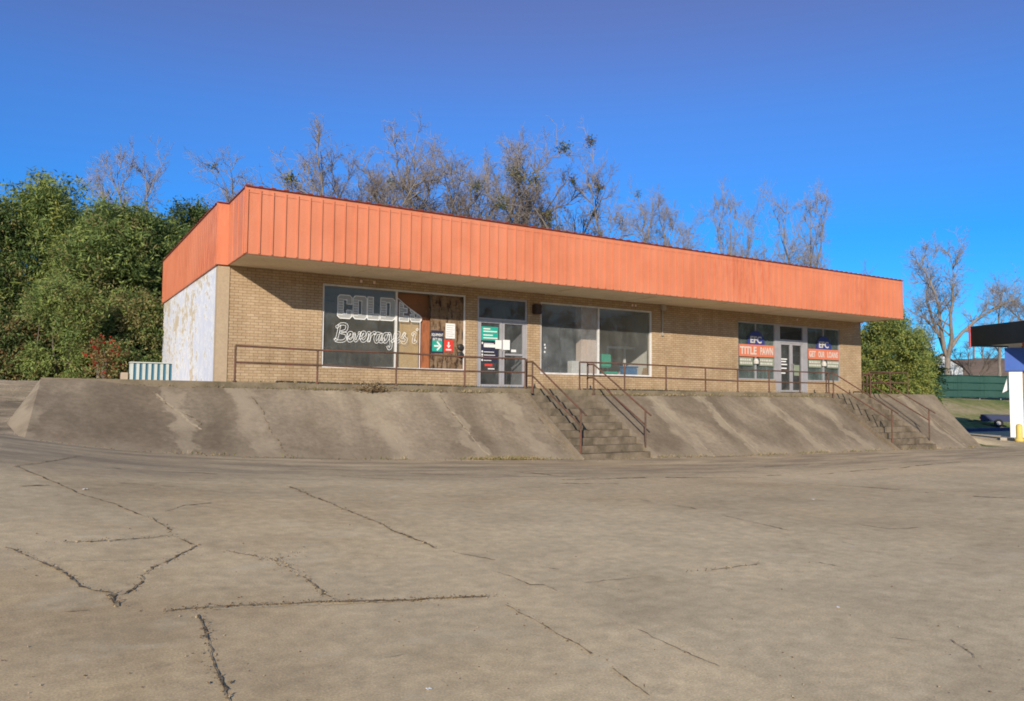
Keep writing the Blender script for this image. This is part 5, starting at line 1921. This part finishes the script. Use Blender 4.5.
bare_tree('bare tree just right of the highest middle tree, with small clumps', 612, 54, 170, 'oak', 3.1, .75, 5, cn=60)
bare_tree('spreading bare tree right of the middle group', 641, 56, 176, 'wide', 2.0, .8, 2, cn=60)
bare_tree('pale low bare tree at the right end of the middle group', 682, 58, 186, 'vase', .4, .85, 0)
bare_tree('knotty bare tree standing alone, left one of the pair on the right', 745, 60, 174, 'vase', .2, .55, 0)
bare_tree('knotty bare tree with upturned limbs, right one of the pair on the right', 795, 60, 174, 'vase', 3.1, .6, 0)
bare_tree('big spreading bare tree behind the green fence at the far right', 951, 76, 231, 'vase', 1.0, 1.05, 0)
bare_tree('bare tree rising behind the black canopy', 1003, 80, 262, 'oak', .2, 1.0, 0)
bare_tree('small bare tree showing above the right evergreen', 916, 74, 300, 'grey', 5.5, .7, 0)
bare_tree('bare tree on the hill cut by the right picture edge', 1040, 85, 268, 'dense', 1.5, 1.0, 0)
bare_tree('low bare tree on the brown hill left of the canopy column', 978, 90, 330, 'grey', 2.5, 1.3, 0)
bare_tree('small bare tree behind the low gap right of the pair', 848, 85, 258, 'grey', .9, .6, 0)
shrub('ivy_thicket', 'brown and green ivy thicket showing just above the fascia', 'thicket', 550, 51, 196, 46, ['leaf_brown', 'leaf_olive', 'leaf_dark', 'leaf_mid'], 700, .16, .09, [3, 2, 2, 1], style='round', nl=9)

# far wood along the horizon, one mass nobody could count
fw_ = MB()
rsw = random.Random(5)
for k in range(420):
    px = rsw.uniform(-300, 1500)
    dp = rsw.uniform(150, 230)
    c = at(px, dp)
    z0 = float(ground_z(c[0], c[1]))
    h = rsw.uniform(5, 10)
    p0 = np.array([c[0], c[1], z0 - .5])
    fw_.tube([p0, p0 + [rsw.uniform(-.6, .6), rsw.uniform(-.6, .6), h * .6], p0 + [rsw.uniform(-1.5, 1.5), rsw.uniform(-1.5, 1.5), h]], [.22, .14, .03], 4)
    for j in range(9):
        q = p0 + np.array([0, 0, h * rsw.uniform(.3, .9)])
        e = q + np.array([rsw.gauss(0, 1.8), rsw.gauss(0, 1.8), rsw.uniform(.6, 2.6)])
        fw_.tube([q, e], [.07, .02], 3)
tag(fw_.build('woods', M['twig'], origin=(0, 0, 0)), 'distant bare winter woods along the horizon', kind='stuff')
# unseen woods, added behind the photographer to cover sky reflections in the shop glass
P_, L_ = [], []
for k in range(70):
    a_ = R(205 + 150 * k / 70) + rsw.uniform(-.02, .02)
    d_ = rsw.uniform(62, 80)
    c = np.array([CAM[0] + d_ * math.cos(a_) + 10, CAM[1] + d_ * math.sin(a_)])
    h = rsw.uniform(11, 15)
    n = 420
    q = RNG.normal(0, 1, (n, 3))
    q /= np.linalg.norm(q, axis=1)[:, None]
    q *= RNG.uniform(.3, 1, n)[:, None] ** .5
    P_.append(np.array([c[0], c[1], h * .5]) + q * np.array([3.4, 3.4, h * .52]))
P_ = np.vstack(P_)
V = leaves_arrays(P_, RNG.normal(0, 1, P_.shape), RNG.uniform(.35, .7, len(P_)), RNG.uniform(.2, .4, len(P_)))
o = quads_object('woods', V, [M['leaf_dark'], M['leaf_brown'], M['leaf_mid']], RNG.integers(0, 3, len(P_)))
tag(o, 'wooded far side of the street behind the photographer', None, None, 'stuff')


# ------------------------------------------------------------------ weeds, dry grass, dead leaves
def blades(name, spots, mats, weights, label, kind='stuff', h=(.04, .13), wd=.010):
    """spots: (x, y, z)"""
    P_ = np.array(spots)
    n = len(P_)
    D = RNG.normal(0, .55, (n, 3)); D[:, 2] = 1
    D /= np.linalg.norm(D, axis=1)[:, None]
    Lh = RNG.uniform(h[0], h[1], n) * .5
    P_ = P_ + D * Lh[:, None]
    V = leaves_arrays(P_, D, Lh, RNG.uniform(.5, 1.2, n) * wd)
    o = quads_object(name, V, [M[k] for k in mats], RNG.choice(len(mats), n, p=np.array(weights) / sum(weights)))
    tag(o, label, None, None, kind)
    return o


sp = []
def strip(x0, x1, n, fy, spread=.05):
    for _ in range(n):
        cx_ = random.uniform(x0, x1)
        x = cx_ + random.gauss(0, .12)
        y, z = fy(x)
        sp.append((x, y + random.gauss(0, spread), z))


foot = lambda x: (YF - .03 + .35 * float(sstep(26, 30, x)), float(ground_z(x, YF - .08)) + .0)
lip = lambda x: (YE - .04, dk(x) - .165)
# green tuft at the foot left of the stairs, thinner growth elsewhere
for _ in range(40):
    c0 = random.gauss(6.3, .55); strip(c0 - .12, c0 + .12, 30, foot, .07)
for _ in range(16):
    c0 = random.uniform(-3, 8.4); strip(c0 - .15, c0 + .15, 10, foot, .04)
for _ in range(26):
    c0 = random.uniform(11.2, 29); strip(c0 - .25, c0 + .25, 18, foot, .07)
for _ in range(20):
    c0 = random.uniform(0.4, 8.4); strip(c0 - .25, c0 + .25, 16, lip, .03)
for _ in range(44):
    c0 = random.uniform(11.3, 22.6); strip(c0 - .25, c0 + .25, 18, lip, .03)
top = lambda x: (YE + .05, dk(x))
for _ in range(60):
    c0 = random.uniform(0.2, 22.6); strip(c0 - .3, c0 + .3, 9, top, .03)
blades('grass', sp, ['weed', 'straw', 'leaf_olive'], [2, 3, 1], 'tufts of weeds and dry grass along the concrete edges')

# dead leaves caught in cracks, on steps and along the foot
lv = []
for mid, amt in CR:
    if amt <= 0: continue
    for q in mid:
        for _ in range(int(amt * 2.6 + random.random())):
            x, y = q[0] + random.gauss(0, .028), q[1] + random.gauss(0, .028)
            lv.append((x, y, float(ground_z(x, y)) + .012))
for _ in range(900):
    x = random.uniform(-3.9, 30)
    y = YF - abs(random.gauss(0, .22)) - .02
    lv.append((x, y, float(ground_z(x, y)) + .012))
for _ in range(500):
    x = random.uniform(-3.8, 26)
    lv.append((x, YE - .03 - abs(random.gauss(0, .03)), dk(x) - .15 + random.uniform(0, .06)))
for _ in range(260):
    x = random.uniform(22.9, 25.4); i = random.randrange(9)
    zt, zb = dk(24), float(zfoot(24)) - .03
    lv.append((x, YE - (i + random.uniform(.4, .95)) * .311, zt - (zt - zb) / 10 * (i + 1) + .012))
for _ in range(500):
    x, y = random.uniform(-12, -4.6), random.uniform(-3.8, 1)
    lv.append((x, y, float(ground_z(x, y)) + .02))
for _ in range(60):
    q = gpt(282 + random.gauss(0, 9), 561 + random.gauss(0, 5)); lv.append((q[0], q[1], q[2] + .012))
lv = np.array(lv)
n = len(lv)
D = RNG.normal(0, 1, (n, 3)); D[:, 2] *= .35
V = leaves_arrays(lv, D, np.where(lv[:, 1] > -6, RNG.uniform(.010, .026, n), RNG.uniform(.005, .015, n)), np.where(lv[:, 1] > -6, RNG.uniform(.006, .013, n), RNG.uniform(.003, .008, n)))
o = quads_object('dead_leaves', V, [M['litter'], M['crack'], M['straw']], RNG.choice(3, n, p=[.6, .25, .15]))
tag(o, 'brown dead leaves caught in cracks and corners', None, None, 'stuff')

# pebbles and grit scattered on the lot
pb = MB()
for _ in range(300):
    px, py = random.uniform(-40, 1060), random.choice([random.uniform(470, 700), random.uniform(540, 705)])
    q = gpt(px, py)
    r_ = random.choice([.003, .004, .005, .006, .008])
    vs = [q + np.array([r_ * random.uniform(.7, 1.3) * a, r_ * random.uniform(.7, 1.3) * b, r_ * c + .004]) for a, b, c in
          ((1, 0, .2), (0, 1, .2), (-1, 0, .2), (0, -1, .2), (0, 0, 1), (0, 0, -.3))]
    pb.add(vs, [(0, 1, 4), (1, 2, 4), (2, 3, 4), (3, 0, 4), (1, 0, 5), (2, 1, 5), (3, 2, 5), (0, 3, 5)], random.choice([0, 0, 1]))
tag(pb.build('gravel', [M['litter'], M['crackpale']], origin=(0, 0, 0)), 'scattered grit and pebbles on the lot', kind='stuff')

# scraps of paper
for (px, py, lab) in ((85, 490, 'white paper scrap near the left end of the lot below the bank'), (813, 500, 'white paper scrap on the lot below the far stairs'),
                      (429, 690, 'white paper scrap near the bottom middle of the lot'), (838, 608, 'tiny white paper scrap on the open right part of the lot')):
    q = gpt(px, py)
    m_ = MB()
    k = 4
    s_ = .028 if py > 550 else .055
    hh = [[random.uniform(.006, .35 * s_) for _ in range(k + 1)] for _ in range(k + 1)]
    vs = [(q[0] + (i / k - .5) * s_ + random.uniform(-.1, .1) * s_, q[1] + (j / k - .5) * s_, q[2] + hh[i][j]) for i in range(k + 1) for j in range(k + 1)]
    m_.add(vs, [(i * (k + 1) + j, (i + 1) * (k + 1) + j, (i + 1) * (k + 1) + j + 1, i * (k + 1) + j + 1) for i in range(k) for j in range(k)])
    tag(m_.build('paper_scrap', M['paper']), lab, 'litter', 'paper scraps on the lot')

# dry weed clump on the walkway edge
cx0 = on_y(371, 385, YE)[0]
dwc = empty('dry_weed', (cx0, YE + .02, dk(cx0) - .16), 'dry brown weed clump on the walkway edge below the painted window', 'weed')
m_ = MB()
P_ = []
for k in range(70):
    a_ = random.uniform(0, 2 * math.pi)
    d = np.array([math.cos(a_) * random.uniform(.2, 1.3), math.sin(a_) * .35 - .15, random.uniform(.25, .9)])
    p0 = np.array([cx0 + random.gauss(0, .10), YE - .05 + random.gauss(0, .03), dk(cx0) - .16])
    ln_ = random.uniform(.18, .52)
    p1 = p0 + d * ln_ * .6
    p2 = p1 + (d + np.array([0, 0, -.5])) * ln_ * .4
    m_.tube([p0, p1, p2], [.006, .005, .002], 4)
    for _ in range(10):
        t = random.random()
        P_.append(p0 + (p2 - p0) * t + np.array([random.gauss(0, .03), random.gauss(0, .02), random.gauss(0, .03)]))
m_.build('stem', M['straw'], dwc)
P_ = np.array(P_)
V = leaves_arrays(P_, RNG.normal(0, 1, P_.shape), RNG.uniform(.015, .045, len(P_)), RNG.uniform(.008, .02, len(P_)))
quads_object('foliage', V, [M['litter'], M['crack'], M['litter']], RNG.integers(0, 3, len(P_)), dwc)
